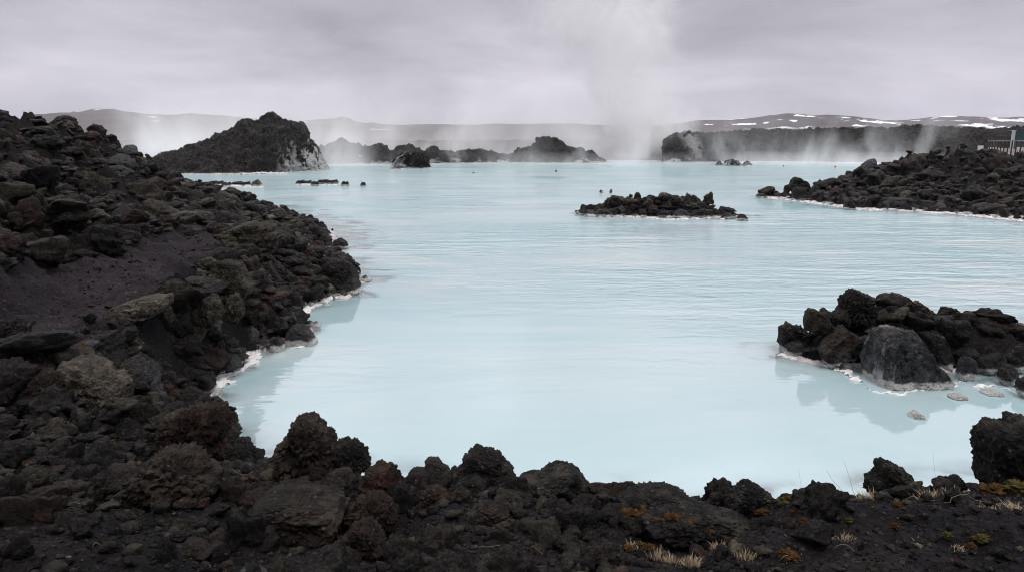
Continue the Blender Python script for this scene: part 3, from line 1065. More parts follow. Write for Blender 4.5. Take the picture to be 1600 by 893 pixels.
B([(1213, 785), (1222, 773), (1235, 769), (1253, 777), (1257, 790), (1220, 794)], 'small black stone at the water between the crest dome and the pointed boulder', tint=BLACK, base=792, zb=1.2)
B([(1347, 767), (1350, 748), (1372, 735), (1375, 719), (1390, 712), (1405, 721), (1420, 727), (1430, 742), (1443, 757), (1449, 770), (1420, 782), (1370, 780)], 'pointed black craggy boulder behind the straw-coloured grass', tint=BLACK, base=779, zb=1.26, relief=0.8)
B([(1466, 760), (1475, 745), (1505, 739), (1514, 752), (1514, 767), (1475, 772)], 'small rounded black boulder between the pointed boulder and the tall crag', tint=BLACK, base=770, zb=1.29)
B([(1514, 677), (1517, 662), (1532, 650), (1545, 644), (1560, 642), (1580, 653), (1595, 649), (1620, 640), (1670, 645), (1720, 690), (1720, 765), (1640, 775), (1580, 768), (1540, 768), (1518, 760), (1522, 735), (1527, 720), (1517, 708), (1519, 690)], 'tall black crag cut by the right edge with orange moss at its foot', tint=BLACK, base=768, zb=1.34, sub=6, relief=0.7)
B([(-40, 505), (0, 497), (20, 500), (35, 494), (46, 505), (55, 525), (63, 542), (56, 562), (20, 575), (-40, 572)], 'black knobbly boulder at the left edge beside the path', tint=BLACK, base=570, zb=1.1)
B([(82, 563), (92, 548), (125, 554), (152, 564), (197, 581), (213, 596), (209, 616), (198, 634), (178, 655), (120, 658), (104, 635), (95, 600)], 'big tilted slab with pale lichen on its sloping top above the dark leaning slab', 'slab', TAN, base=652, zb=0.85, name='lava_slab', cat='rock slab', relief=1.2)
B([(33, 617), (45, 595), (60, 577), (75, 572), (95, 577), (108, 590), (114, 622), (100, 645), (60, 645), (33, 634)], 'brown speckled boulder propped against the left end of the lichen slab', tint=BROWN, base=645, zb=0.95)
B([(81, 530), (95, 518), (120, 513), (150, 517), (191, 515), (196, 535), (198, 562), (185, 573), (160, 570), (130, 560), (88, 548)], 'dark square-cut block with a flat top at the edge of the path', 'slab', CHAR, base=570, zb=0.9, name='lava_slab', cat='rock slab')
B([(111, 515), (120, 502), (135, 498), (180, 502), (193, 508), (191, 520), (140, 522)], 'thin olive slab lying along the back of the dark square-cut block', 'slab', OLIVE, base=520, zb=1.02, name='lava_slab', cat='rock slab')
B([(192, 556), (205, 552), (215, 564), (232, 559), (240, 579), (255, 610), (269, 632), (264, 650), (250, 662), (222, 662), (204, 640), (189, 600)], 'smooth dark slab leaning steeply towards the water, whitened at its foot', 'slab', BLUE, base=660, zb=0.3, name='lava_slab', cat='rock slab')
B([(164, 485), (180, 470), (232, 458), (271, 456), (273, 470), (255, 488), (210, 501), (168, 497)], 'large tan flat slab capping the wall where the path bends', 'slab', TAN, base=500, zb=1.08, name='lava_slab', cat='rock slab')
B([(307, 482), (318, 464), (335, 457), (350, 469), (353, 486), (340, 503), (317, 505)], 'lichen-spotted boulder on the wall, left one of a pair below the dark flat slab', tint=OLIVE, base=503, zb=0.85)
B([(350, 473), (360, 458), (375, 456), (381, 470), (383, 487), (372, 500), (355, 498)], 'lichen-spotted boulder on the wall, right one of a pair below the dark flat slab', tint=OLIVE, base=500, zb=0.8)
B([(265, 441), (285, 431), (320, 431), (345, 441), (355, 453), (340, 462), (300, 458), (269, 453)], 'dark layered flat slab on top of the wall below the end of the path', 'slab', CHAR, base=460, zb=1.05, name='lava_slab', cat='rock slab')
B([(325, 426), (335, 411), (350, 404), (375, 414), (386, 430), (399, 448), (390, 463), (358, 458), (338, 442)], 'white-speckled slab tipped down over the wall near the end of the path', 'slab', OLIVE, base=462, zb=0.9, name='lava_slab', cat='rock slab')
B([(299, 421), (312, 405), (330, 401), (339, 408), (331, 422), (305, 427)], 'small olive boulder on the kerb of the path above the dark layered slab', tint=OLIVE, base=426, zb=1.1)
B([(338, 364), (370, 350), (410, 346), (430, 351), (443, 364), (445, 382), (435, 398), (410, 405), (383, 393), (356, 378)], 'massive layered olive slab standing at the far end of the path', 'slab', OLIVE, base=402, zb=0.95, name='lava_slab', cat='rock slab', relief=1.4)
B([(412, 412), (420, 407), (432, 424), (441, 440), (437, 450), (424, 441)], 'narrow dark plank-like stone leaning on the bank above the shore boulder', 'block', CHAR, base=448, zb=0.6)
B([(488, 428), (500, 415), (512, 401), (530, 403), (548, 406), (556, 425), (561, 440), (569, 458), (550, 463), (520, 460), (498, 455), (486, 444)], 'large angular shore boulder with a whitened right face jutting into the lagoon', 'block', CHAR, base=459, zb=0.02)
B([(374, 522), (378, 507), (395, 507), (406, 520), (407, 548), (395, 553), (377, 548)], 'upright blue-grey block with a white band standing in the waterline', 'block', BLUE, base=549, zb=0.0)
B([(441, 532), (450, 512), (465, 504), (485, 514), (497, 531), (480, 541), (448, 543)], 'flat black boulder at the water with a white rim under it', 'block', BLACK, base=540, zb=0.0)
B([(420, 545), (423, 530), (433, 524), (444, 531), (446, 548), (430, 552)], 'small dark stone at the waterline left of the flat black boulder', tint=CHAR, base=549, zb=0.0)
B([(411, 520), (416, 503), (428, 496), (441, 505), (441, 520), (425, 524)], 'round charcoal stone above the small waterline stone', tint=CHAR, base=521, zb=0.12)
B([(484, 513), (487, 503), (494, 500), (501, 505), (500, 515), (490, 517)], 'little black stone standing alone in shallow water beyond the flat black boulder', tint=BLACK, base=514, zb=0.0)
B([(559, 439), (563, 433), (570, 429), (576, 432), (581, 438), (570, 442)], 'tiny black rock in the water off the angular shore boulder', tint=BLACK, base=440, zb=0.0)
B([(138, 197), (145, 193), (157, 196), (168, 203), (166, 213), (150, 216), (140, 212)], 'square block sticking up on the skyline of the left hill', 'block', CHAR, base=217, dist=20.3)
B([(514, 386), (520, 376), (532, 371), (541, 377), (546, 387), (530, 391)], 'black boulder at the very tip of the rocky point beyond the small inlet', tint=BLACK, base=390, zb=0.0)
B([(494, 384), (499, 371), (509, 365), (519, 372), (521, 386), (506, 390)], 'charcoal boulder on the rocky point beyond the inlet, next inland from its tip', tint=CHAR, base=389, zb=0.0)
B([(476, 372), (484, 357), (496, 352), (504, 362), (502, 376), (486, 380)], 'dark knobbly boulder at the root of the rocky point beyond the inlet', tint=BLACK, base=380, zb=0.15)
# --- stone heap on the right
B([(1343, 560), (1352, 527), (1368, 513), (1392, 505), (1416, 508), (1438, 532), (1450, 551), (1472, 562), (1495, 582), (1476, 598), (1422, 608), (1395, 612), (1363, 608), (1345, 590)], 'largest grey boulder of the right-hand heap, cracked and broad, with white at its foot', 'block', BLUE, base=606, zb=0.0, sub=6, relief=0.75, silica=lambda x, z: -0.75 - 0.5 * x - 0.2 * z)
B([(1276, 545), (1295, 525), (1322, 506), (1345, 519), (1340, 538), (1322, 558), (1292, 566)], 'tilted brown block leaning left of the largest grey boulder', 'block', BROWN, base=564, zb=0.12)
B([(1297, 493), (1313, 478), (1315, 460), (1328, 449), (1341, 455), (1363, 459), (1361, 476), (1374, 485), (1367, 503), (1341, 511), (1301, 505)], 'knobbly clinker tower on top of the right-hand heap', tint=CHAR, dist=9.3)
B([(1254, 496), (1260, 481), (1268, 480), (1285, 487), (1298, 497), (1305, 512), (1285, 518), (1257, 514)], 'small angular brown boulder left of the clinker tower', 'block', BROWN, dist=9.2)
B([(1213, 522), (1216, 507), (1228, 500), (1250, 506), (1263, 512), (1272, 530), (1264, 549), (1240, 556), (1216, 550)], 'black clinker boulder at the left tip of the right-hand heap', tint=BLACK, base=553, zb=0.0)
B([(1373, 490), (1376, 475), (1385, 467), (1400, 461), (1415, 460), (1425, 467), (1445, 469), (1455, 477), (1463, 490), (1467, 508), (1440, 516), (1400, 514), (1378, 504)], 'broad rust-tinged boulder crowning the heap behind the largest grey one', tint=BROWN, dist=9.5)
B([(1459, 487), (1470, 477), (1490, 479), (1503, 487), (1509, 500), (1522, 513), (1512, 526), (1480, 524), (1460, 514)], 'dark stepped boulder right of the rust-tinged crown boulder', 'block', BLACK, dist=9.6)
B([(1522, 513), (1533, 502), (1535, 496), (1560, 495), (1590, 502), (1630, 505), (1660, 517), (1630, 534), (1570, 530), (1529, 520)], 'tan layered slab on the right end of the heap at the edge of the view', 'slab', TAN, dist=9.3, name='lava_slab', cat='rock slab')
B([(1434, 517), (1466, 514), (1481, 530), (1492, 556), (1490, 574), (1470, 568), (1448, 547)], 'dark leaning slab behind the right shoulder of the largest grey boulder', 'block', BLACK, dist=8.7)
B([(1492, 578), (1497, 562), (1512, 555), (1526, 560), (1529, 580), (1515, 592), (1497, 589)], 'grey-topped stone right of the foot of the largest grey boulder', 'block', BLUE, base=590, zb=0.05)
B([(1505, 545), (1520, 530), (1545, 528), (1560, 542), (1552, 562), (1520, 566)], 'charcoal boulder under the left end of the tan layered slab', 'block', CHAR, dist=8.8)
B([(1556, 550), (1572, 534), (1600, 530), (1640, 540), (1640, 570), (1590, 580), (1560, 570)], 'wide charcoal boulder under the right end of the tan layered slab', 'block', CHAR, dist=8.6)
B([(1555, 588), (1562, 572), (1578, 566), (1594, 575), (1594, 594), (1575, 602)], 'dark stone near the water below the wide charcoal boulder', tint=CHAR, base=600, zb=0.03)
B([(1583, 608), (1590, 590), (1612, 584), (1640, 592), (1640, 625), (1600, 630)], 'black boulder in the water cut by the right edge', tint=BLACK, base=626, zb=0.0)
B([(1480, 619), (1488, 613), (1500, 612), (1512, 616), (1514, 622), (1496, 626)], 'white-crusted flat stone awash in front of the largest grey boulder', tint=BLUE, base=624, zb=0.0)
B([(1530, 612), (1542, 606), (1560, 606), (1570, 612), (1556, 619), (1536, 618)], 'dark flat stone awash below the near-water stone of the heap', tint=BLACK, base=618, zb=0.0)
B([(1416, 650), (1424, 641), (1434, 639), (1444, 645), (1447, 653), (1430, 657)], 'single small black stone poking from the water in front of the heap', tint=BLACK, base=654, zb=0.0)
# --- peninsula
B([(1379, 317), (1385, 308), (1416, 309), (1458, 313), (1460, 322), (1429, 328), (1390, 328)], 'long pale blue-grey slab lying at the waterline of the peninsula', 'block', BLUE, base=327, zb=0.0, name='lava_slab', cat='rock slab')
B([(1236, 300), (1240, 293), (1256, 292), (1263, 301), (1262, 313), (1238, 313)], 'square grey block near the tip of the peninsula', 'block', CHAR, base=312, zb=0.05)
B([(1231, 292), (1236, 281), (1245, 276), (1254, 280), (1263, 286), (1268, 300), (1238, 304)], 'black clinker knob stacked on the square grey block', 'block', BLACK, dist=38.5, relief=1.6)
B([(1180, 307), (1184, 303), (1192, 302), (1198, 306), (1190, 310)], 'small isolated black rock off the tip of the peninsula', tint=BLACK, base=309, zb=0.0)
B([(1396, 272), (1405, 259), (1414, 250), (1425, 244), (1447, 239), (1456, 250), (1462, 268), (1430, 276)], 'brown slab poised on the highest knoll of the peninsula', 'slab', BROWN, dist=40.5, name='lava_slab', cat='rock slab')
B([(1479, 280), (1486, 273), (1510, 274), (1533, 279), (1530, 285), (1495, 285)], 'tan flat slab on the peninsula slope, upper one of two', 'slab', TAN, dist=37, name='lava_slab', cat='rock slab')
B([(1491, 291), (1500, 284), (1522, 285), (1538, 291), (1534, 297), (1505, 295)], 'tan flat slab on the peninsula slope, lower one of two', 'slab', OLIVE, dist=35.5, name='lava_slab', cat='rock slab')
B([(1544, 318), (1547, 302), (1559, 293), (1568, 297), (1563, 313), (1552, 322)], 'upright charcoal boulder leaning on the peninsula slope right of the two tan slabs', 'block', CHAR, dist=32.5)
B([(1336, 318), (1345, 310), (1360, 309), (1368, 318), (1364, 326), (1340, 326)], 'rounded dark boulder at the peninsula waterline left of the pale slab', tint=CHAR, base=324, zb=0.0)
B([(1317, 326), (1322, 315), (1329, 311), (1336, 318), (1338, 328), (1325, 330)], 'pointed black rock in the water before the rounded peninsula boulder', tint=BLACK, base=328, zb=0.0)
B([(1340, 273), (1343, 260), (1355, 250), (1366, 247), (1368, 256), (1374, 262), (1378, 275), (1355, 277)], 'hooked grey rock standing in the water behind the peninsula', 'block', BLUE, base=273, zb=0.0)
B([(1366, 273), (1369, 262), (1376, 256), (1383, 262), (1384, 274)], 'pale grey stone beside the hooked rock behind the peninsula', 'block', BLUE, base=273, zb=0.0)
# --- rocks out in the lagoon
B([(609, 264), (613, 252), (622, 243), (634, 237), (650, 235), (664, 234), (670, 244), (675, 264), (640, 268)], 'flat-topped black rock stack with white streaks on its left, standing far out in the lagoon', 'block', BLACK, base=263, zb=0.0, relief=1.7, silica=lambda x, z: -0.2 - 1.0 * x - 0.5 * z)
reefs = [(326, 351, 283, 'row of flat black rocks between the left hill and the headland, first from the left'), (345, 363, 285, 'row of flat black rocks between the left hill and the headland, second from the left'), (360, 393, 284, 'row of flat black rocks between the left hill and the headland, third from the left'),
         (461, 489, 282, 'low black rock at the left end of the reef right of the headland'), (485, 499, 284, 'low black rock in the middle of the reef right of the headland'), (495, 530, 281, 'low black rock at the right end of the reef right of the headland'), (532, 546, 284, 'arched little black rock just past the reef'), (562, 573, 285, 'tiny black rock alone to the right of the arched one')]
for x0, x1, y0, lb in reefs:
    xm = (x0 + x1) / 2
    B([(x0, y0 + 5), (x0 + 3, y0), (xm - 2, y0 - 1), (xm + 3, y0 + 1), (x1 - 3, y0 - 1), (x1, y0 + 5), (xm, y0 + 8)], lb, tint=BLACK, base=y0 + 6.5, zb=0.0, thick=0.6)
B([(391, 290), (397, 282), (403, 280), (410, 288), (409, 292), (398, 293)], 'white-crusted stone at the right end of the row of flat black rocks', tint=TAN, base=291, zb=0.0)
for x0, x1, y0, lb in [(1116, 1132, 251, 'left stone of three low crusted grey rocks before the right-hand lava cliff'), (1130, 1160, 248, 'middle and widest of three low crusted grey rocks before the right-hand lava cliff'), (1158, 1178, 251, 'right stone of three low crusted grey rocks before the right-hand lava cliff')]:
    xm = (x0 + x1) / 2
    B([(x0, 258), (x0 + 5, y0 + 2), (xm, y0), (x1 - 6, y0 + 3), (x1, 259), (xm, 261)], lb, 'clinker', BLUE, base=259, zb=0.0, thick=0.6, silica=lambda x, z: 0.1 - 0.6 * z)
# --- the small heap in the middle of the lagoon
MH = [(1048, 1081, 326, 341, 'pale grey flat boulder at the front foot of the middle heap', 'block', BLUE, 0.0), (984, 1008, 320, 334, 'grey round boulder at the front of the middle heap left of the pale flat one', 'block', CHAR, 0.05),
      (923, 951, 319, 336, 'black pyramid boulder at the front left of the middle heap', 'clinker', BLACK, 0.0), (904, 926, 321, 333, 'black clinker stone at the far left tip of the middle heap', 'clinker', BLACK, 0.0),
      (1067, 1084, 301, 318, 'tan-tinged stone standing highest at the right of the middle heap', 'clinker', OLIVE, None), (988, 1004, 300, 318, 'black stone standing highest at the left of the middle heap', 'clinker', BLACK, None),
      (948, 972, 305, 322, 'wide black clinker stone on the left shoulder of the middle heap', 'clinker', BLACK, None), (1026, 1040, 302, 316, 'pointed charcoal stone at the middle top of the heap', 'clinker', CHAR, None),
      (1111, 1123, 325, 338, 'upright black stone at the right end of the middle heap', 'clinker', BLACK, 0.0), (1122, 1135, 331, 339, 'low black stone last in line at the right of the middle heap', 'clinker', BLACK, 0.0),
      (1150, 1170, 334, 345, 'isolated little clinker rock off the right end of the middle heap', 'clinker', BLACK, 0.0), (1142, 1150, 335, 341, 'tiny pebble-like rock left of the isolated little clinker rock', 'clinker', BLACK, 0.0)]
for x0, x1, y0, y1, lb, stl, tn, zb in MH:
    xm = (x0 + x1) / 2
    w_ = x1 - x0
    B([(x0, y1 - 2), (x0 + w_ * .12, y0 + (y1 - y0) * .4), (x0 + w_ * .38, y0), (x0 + w_ * .68, y0 + 1), (x1 - w_ * .08, y0 + (y1 - y0) * .5), (x1, y1 - 1), (xm, y1 + 2)], lb, stl, tn, base=y1, zb=zb, dist=None if zb is not None else 28.4)

# ------------------------------------------------------------------ scattered rocks
rng = np.random.RandomState(4)
HER = np.array(HEROES)
PROTO_STYLES = ['clinker'] * 5 + ['block'] * 7 + ['slab'] * 4
SHAPE_WORD = {'clinker': 'knobbly', 'block': 'angular', 'slab': 'flat'}
PR = {s: [unit_rock(100 + k, s, st) for k, st in enumerate(PROTO_STYLES)] for s in (1, 2, 3)}
PR4 = [unit_rock(100 + k, 4, st) for k, st in enumerate(PROTO_STYLES)]

TL = [BLACK, CHAR, BROWN, RED, OLIVE, TAN, BLUE]


def zone_of(x, y, z):
    """0 bank, 1 wall by the water, 2 hill, 3 peninsula, 4 middle heap, 5 right heap"""
    zn = np.full(len(x), 2)
    zn[(x > 0) & (y > 20)] = 3
    zn[(x < 0) & (z < 1.05) & (y > 5.2) & (y < 27)] = 1
    zn[(y < 5.3)] = 0
    xy_ = np.stack([x, y], 1)
    d, _ = seg_dist(xy_, _m0, _m1)
    zn[d < 1.5] = 4
    d, _ = seg_dist(xy_, _r0, _r1)
    zn[d < 1.6] = 5
    return zn


cand = []


def scatter(n, x0, x1, y0, y1, rmin, rmax, a, cond, sink=0.25, lo=0.03):
    x = rng.uniform(x0, x1, n)
    y = rng.uniform(y0, y1, n)
    r = rmin * (1 - rng.rand(n) * (1 - (rmin / rmax) ** a)) ** (-1 / a)
    z, trod_ = H(np.stack([x, y], 1))
    hb = Hbase(np.stack([x, y], 1))
    ok = (hb > lo) & (trod_ < 0.35) & cond(x, y, z)
    # inside the view, with a margin
    px, py, dep = project(np.stack([x, y, z], 1))
    ok &= (dep > 1.0) & (px > -520) & (px < 1950) & (py < 1100)
    # keep the big traced boulders clear
    for hx, hy, hr, hd in HER:
        ok &= ~(((x - hx) / (hr * 0.80 + r * 0.3)) ** 2 + ((y - hy) / (hd * 0.85 + r * 0.3)) ** 2 < 1)
    k = np.nonzero(ok)[0]
    cand.append(np.stack([x[k], y[k], z[k] + r[k] * (0.55 - sink), r[k]], 1))


scatter(11000, -26, -4, 6, 30, 0.07, 0.42, 1.9, lambda x, y, z: (z > 0.9))
scatter(4500, -11, -4, 5.5, 14, 0.04, 0.26, 1.7, lambda x, y, z: z > 0.9)
scatter(2600, -12, -1.5, 12, 27, 0.08, 0.26, 1.7, lambda x, y, z: (z > -0.08) & (z < 1.12))
scatter(9000, -5.8, -1.6, 5.6, 18, 0.055, 0.19, 1.5, lambda x, y, z: (z > -0.02) & (z < 1.06))
scatter(1300, -7.5, -1.9, 4.2, 8.0, 0.05, 0.20, 1.6, lambda x, y, z: z > 0.12)
scatter(8000, 14, 42, 26, 52, 0.11, 0.42, 1.9, lambda x, y, z: (x > 10))
scatter(160, 14, 40, 28, 48, 0.35, 0.65, 1.5, lambda x, y, z: z > 0.35)
scatter(1100, _m0[0] - 1, _m1[0] + 1, _m0[1] - 1.6, _m0[1] + 1.6, 0.09, 0.24, 1.6, lambda x, y, z: z > -0.1, 0.2, -0.06)
scatter(260, 4.6, 9.5, 7.2, 10.2, 0.13, 0.30, 1.5, lambda x, y, z: z > 0.0, 0.2, -0.03)
scatter(900, 3, 9.5, 7.0, 10.5, 0.06, 0.20, 1.7, lambda x, y, z: z > -0.1, 0.25, -0.03)
# stones between the boulders of the foreground bank
scatter(1500, -4.6, 2.2, 2.0, 4.6, 0.030, 0.11, 1.8, lambda x, y, z: (z > 0.2) & (rng.rand(len(x)) < np.clip(0.95 - 0.28 * (x + 1.2), 0.08, 1)))
scatter(420, -3.4, 0.9, 3.05, 4.4, 0.03, 0.12, 1.7, lambda x, y, z: z > 0.2)
scatter(260, 0.9, 3.8, 3.0, 4.4, 0.02, 0.06, 1.7, lambda x, y, z: z > 0.2)
C = np.concatenate(cand)
# apparent size and a rough test of what the land hides
px, py, dep = project(C[:, :3])
app = C[:, 3] * FPX / dep
top = C[:, :3] + np.array([0, 0, 1]) * C[:, 3:4] * 0.6
vis = (px > -10) & (px < 1610) & (py < 900)
for k in np.linspace(0.35, 0.96, 26):
    q = EYE + (top - EYE) * k
    vis &= q[:, 2] > Hbase(q[:, :2]) - 0.03
pid = rng.randint(0, len(PROTO_STYLES), len(C))
eul = rng.uniform(-0.35, 0.35, (len(C), 2))
yaw = rng.uniform(0, 2 * math.pi, len(C))
tin = rng.choice(len(TL), len(C), p=[0.31, 0.33, 0.17, 0.06, 0.09, 0.015, 0.025])
zone = zone_of(C[:, 0], C[:, 1], C[:, 2])
stretch = rng.uniform(0.8, 1.25, (len(C), 3))

score = np.where(vis, app, 0)
order = np.argsort(-score)
IND = order[:290]


def rot(yw, e):
    cz_, sz_ = math.cos(yw), math.sin(yw)
    cx_, sx_ = math.cos(e[0]), math.sin(e[0])
    cy2, sy2 = math.cos(e[1]), math.sin(e[1])
    Rz = np.array([[cz_, -sz_, 0], [sz_, cz_, 0], [0, 0, 1]])
    Rx = np.array([[1, 0, 0], [0, cx_, -sx_], [0, sx_, cx_]])
    Ry = np.array([[cy2, 0, sy2], [0, 1, 0], [-sy2, 0, cy2]])
    return Rz @ Rx @ Ry


from mathutils import Matrix
proto_me = [new_mesh('lava_rock', v, f, M_ROCK, True) for v, f in PR4]
ZONE_TXT = ['on the gravel bank in the foreground', 'in the loose wall below the path', 'on the left hillside above the path', 'on the peninsula slope', 'in the middle heap', 'in the right-hand heap']
ZONE_GRP = ['stones on the foreground bank', 'stones of the wall below the path', 'rocks on the left hillside', 'rocks of the right peninsula', 'stones of the middle heap', 'stones of the right-hand heap']


def where(i):
    """finer place words from the photograph"""
    x, y = px[i], py[i]
    z = zone[i]
    if z == 0:
        return ('lower left corner', 'left of the flat-topped block', 'below the rust boulders', 'below the black wedge', 'beside the long hump', 'near the straw grass')[int(np.searchsorted([130, 380, 640, 930, 1220], x))]
    if z == 1:
        return ('under the tan slab', 'above the silica shore', 'below the speckled slab', 'around the shore boulder')[int(np.searchsorted([250, 350, 430], x))]
    if z == 2:
        a = 'skyline' if y < 250 else ('halfway up' if y < 330 else 'low by path')
        b = ('at left edge', 'left part', 'middle', 'lagoon side')[int(np.searchsorted([70, 160, 270], x))]
        return a + ' ' + b
    if z == 3:
        a = 'near the top' if y < 275 else ('mid-slope' if y < 305 else 'by the water')
        return a + ' ' + ('towards the tip', 'below the knoll', 'below the boardwalk')[int(np.searchsorted([1380, 1490], x))]
    return ''


SIZES = ['small', 'medium', 'large']
looks = {}
for i in IND:
    zi = zone[i]
    sel = app[IND][zone[IND] == zi]
    q = np.searchsorted(np.quantile(sel, [0.4, 0.8]), app[i])
    key = (zi, where(i), SIZES[q], TL[tin[i]], SHAPE_WORD[PROTO_STYLES[pid[i]]])
    looks.setdefault(key, []).append(i)
ORD = ['first', 'second', 'third', 'fourth', 'fifth', 'sixth', 'seventh', 'eighth', 'ninth', 'tenth', 'eleventh', 'twelfth', 'thirteenth', 'fourteenth', 'fifteenth']
for (zi, wh, sz, tn, sh), ids in looks.items():
    ids = sorted(ids, key=lambda i: px[i])
    for n_, i in enumerate(ids):
        place = (wh + ' ' + ZONE_TXT[zi]).strip() if zi != 0 else 'on gravel ' + wh
        if zi == 2:
            place = 'on left hillside, ' + wh
        if zi == 1:
            place = 'in path wall ' + wh
        if zi == 3:
            place = 'on peninsula ' + wh
        lab = f'{sz} {tn} {sh} rock {place}'
        if len(ids) == 2:
            lab += ', ' + ('left' if n_ == 0 else 'right') + ' of two'
        elif len(ids) > 2:
            lab += ', ' + ORD[min(n_, 14)] + ' from left'
        o = obj('lava_rock', proto_me[pid[i]], C[i, :3].tolist())
        m3 = Matrix((rot(yaw[i], eul[i]) * (stretch[i] * C[i, 3])[None, :]).tolist())
        o.matrix_world = Matrix.Translation(Vector(C[i, :3].tolist())) @ m3.to_4x4()
        vt = np.array(TINT[tn]) * rng.uniform(0.8, 1.25)
        o.color = (*vt, 1)
        o['label'] = lab
        o['category'] = 'rock'
        o['group'] = ZONE_GRP[zi]


def merge(name, idx, label_kind, mats, pos, rad, pid_, yaw_, eul_, tint_, str_, sub_of):
    vs_, fs_, ts_ = [], [], []
    n = 0
    for i in idx:
        v, f = PR[sub_of(i)][pid_[i]]
        A = rot(yaw_[i], eul_[i]) * (str_[i] * rad[i])[None, :]
        vs_.append(v @ A.T.astype(np.float32) + pos[i].astype(np.float32))
        fs_.append(f + n)
        ts_.append(np.tile(tint_[i], (len(v), 1)))
        n += len(v)
    me = new_mesh(name, np.concatenate(vs_), np.concatenate(fs_), mats, True, {'tint': np.concatenate(ts_)})
    return obj(name, me, kind='stuff')


rest = np.array([i for i in order[290:]])
tarr = np.array([TINT[TL[k]] for k in tin]) * rng.uniform(0.6, 1.6, (len(C), 1))
o = merge('lava_rubble', rest, 'stuff', M_RUBBLE, C[:, :3], C[:, 3], pid, yaw, eul, tarr, stretch, lambda i: 3 if app[i] > 7 else 2)
o['label'] = 'loose dark lava rubble covering the hillside, walls and banks'

# gravel of the foreground bank and loose stones on the path
n = 23000
gx = rng.uniform(-4.4, 4.6, n)
gy = rng.uniform(1.9, 4.3, n)
gr = 0.006 * (1 - rng.rand(n) * (1 - (0.006 / 0.045) ** 1.9)) ** (-1 / 1.9)
gr *= np.where(gx > 1.2, 0.75, 1.0)
gx[:3500] = rng.uniform(-8.5, -3.5, 3500)
gy[:3500] = rng.uniform(5.5, 14.5, 3500)
gr[:3500] *= 1.3
gz, _tr = H(np.stack([gx, gy], 1))
ppx, ppy, pdep = project(np.stack([gx, gy, gz], 1))
ok = (ppx > -350) & (ppx < 1950) & (ppy < 1000) & (gz > 0.6) & ((gy < 4.4) | (_tr > 0.2))
k = np.nonzero(ok)[0]
gp = np.stack([gx, gy, gz + gr * 0.25], 1)
gt = np.array([TINT[TL[j]] for j in rng.choice(len(TL), n, p=[0.36, 0.34, 0.13, 0.06, 0.06, 0.02, 0.03])]) * rng.uniform(0.7, 1.5, (n, 1))
gpid = rng.randint(0, 13, n)
o = merge('gravel', k, 'stuff', M_RUBBLE, gp, gr, gpid, rng.uniform(0, 6.28, n), rng.uniform(-.5, .5, (n, 2)), gt, rng.uniform(0.75, 1.25, (n, 3)), lambda i: 2 if gr[i] * FPX / pdep[i] > 5 else 1)
o['label'] = 'black cinder gravel covering the foreground bank'

# ------------------------------------------------------------------ rubble on the far ridges (too far and too many to count)


# ------------------------------------------------------------------ steam and haze
def steam_mat(name, dens, falloff, scale, thr, stretch_=(1, 1, 1), edge=None, step=1.0):
    """thin vapour that scatters the daylight; density from noise and distance to the edges of its box"""
    m, t, out = mat_new(name)
    g = N(t, 'ShaderNodeTexCoord')
    gen = g.outputs['Generated']
    P = g.outputs['Object']
    nz = noise(t, mapping(t, P, stretch_), scale, 5, 0.6, 0.8)
    nz = ramp(t, nz, [(thr, 0.0), (thr + 0.22, 1.0)])
    sp = N(t, 'ShaderNodeSeparateXYZ')
    L(t, gen, sp.inputs[0])

    def fade(v, lo, hi):
        a = ramp(t, v, [(0.0, 0.0), (lo, 1.0), (hi, 1.0), (1.0, 0.0)], 'EASE')
        return a
    d = mathn(t, 'MULTIPLY', fade(sp.outputs[0], 0.2, 0.8), fade(sp.outputs[1], 0.25, 0.75))
    d = mathn(t, 'MULTIPLY', d, ramp(t, sp.outputs[2], falloff))
    d = mathn(t, 'MULTIPLY', d, nz)
    d = mathn(t, 'MULTIPLY', d, dens)
    pv = N(t, 'ShaderNodeVolumePrincipled')
    pv.inputs['Color'].default_value = (0.995, 0.995, 1.0, 1)
    pv.inputs['Anisotropy'].default_value = 0.0
    L(t, d, pv.inputs['Density'])
    L(t, pv.outputs[0], out.inputs['Volume'])
    m.cycles.volume_step_rate = step
    return m


def boxmesh(name, size, mat):
    b = Build()
    b.box((0, 0, 0), size)
    return b.mesh(name, mat)


FALL = [(0.0, 1.0), (0.15, 0.8), (0.4, 0.38), (0.7, 0.12), (1.0, 0.0)]
M_ST1 = steam_mat('steam_low', 0.23, FALL, 0.10, 0.43, (1, 1, 0.6), step=0.6)
M_ST2 = steam_mat('steam_near', 0.28, FALL, 0.15, 0.55, (1, 1, 0.5), step=0.6)
M_ST3 = steam_mat('steam_film', 0.06, [(0.0, 1.0), (0.5, 0.5), (1.0, 0.0)], 0.07, 0.46, (1, 1, 1), step=0.5)
# behind the lava ridges, low over the far water
for nm, loc, size, mt in [('steam', (-22, 118, 6.9), (110, 30, 14), M_ST1),
                          ('steam', (8, 97, 3.4), (120, 14, 7), M_ST2),
                          ('steam', (-33, 85, 5.4), (34, 18, 11), M_ST1),
                          ('steam', (12, 99, 0.9), (110, 44, 1.8), M_ST3),
                          ('steam', (42, 88, 4.4), (34, 20, 9), M_ST2)]:
    obj(nm, boxmesh(nm, size, mt), loc, kind='stuff')


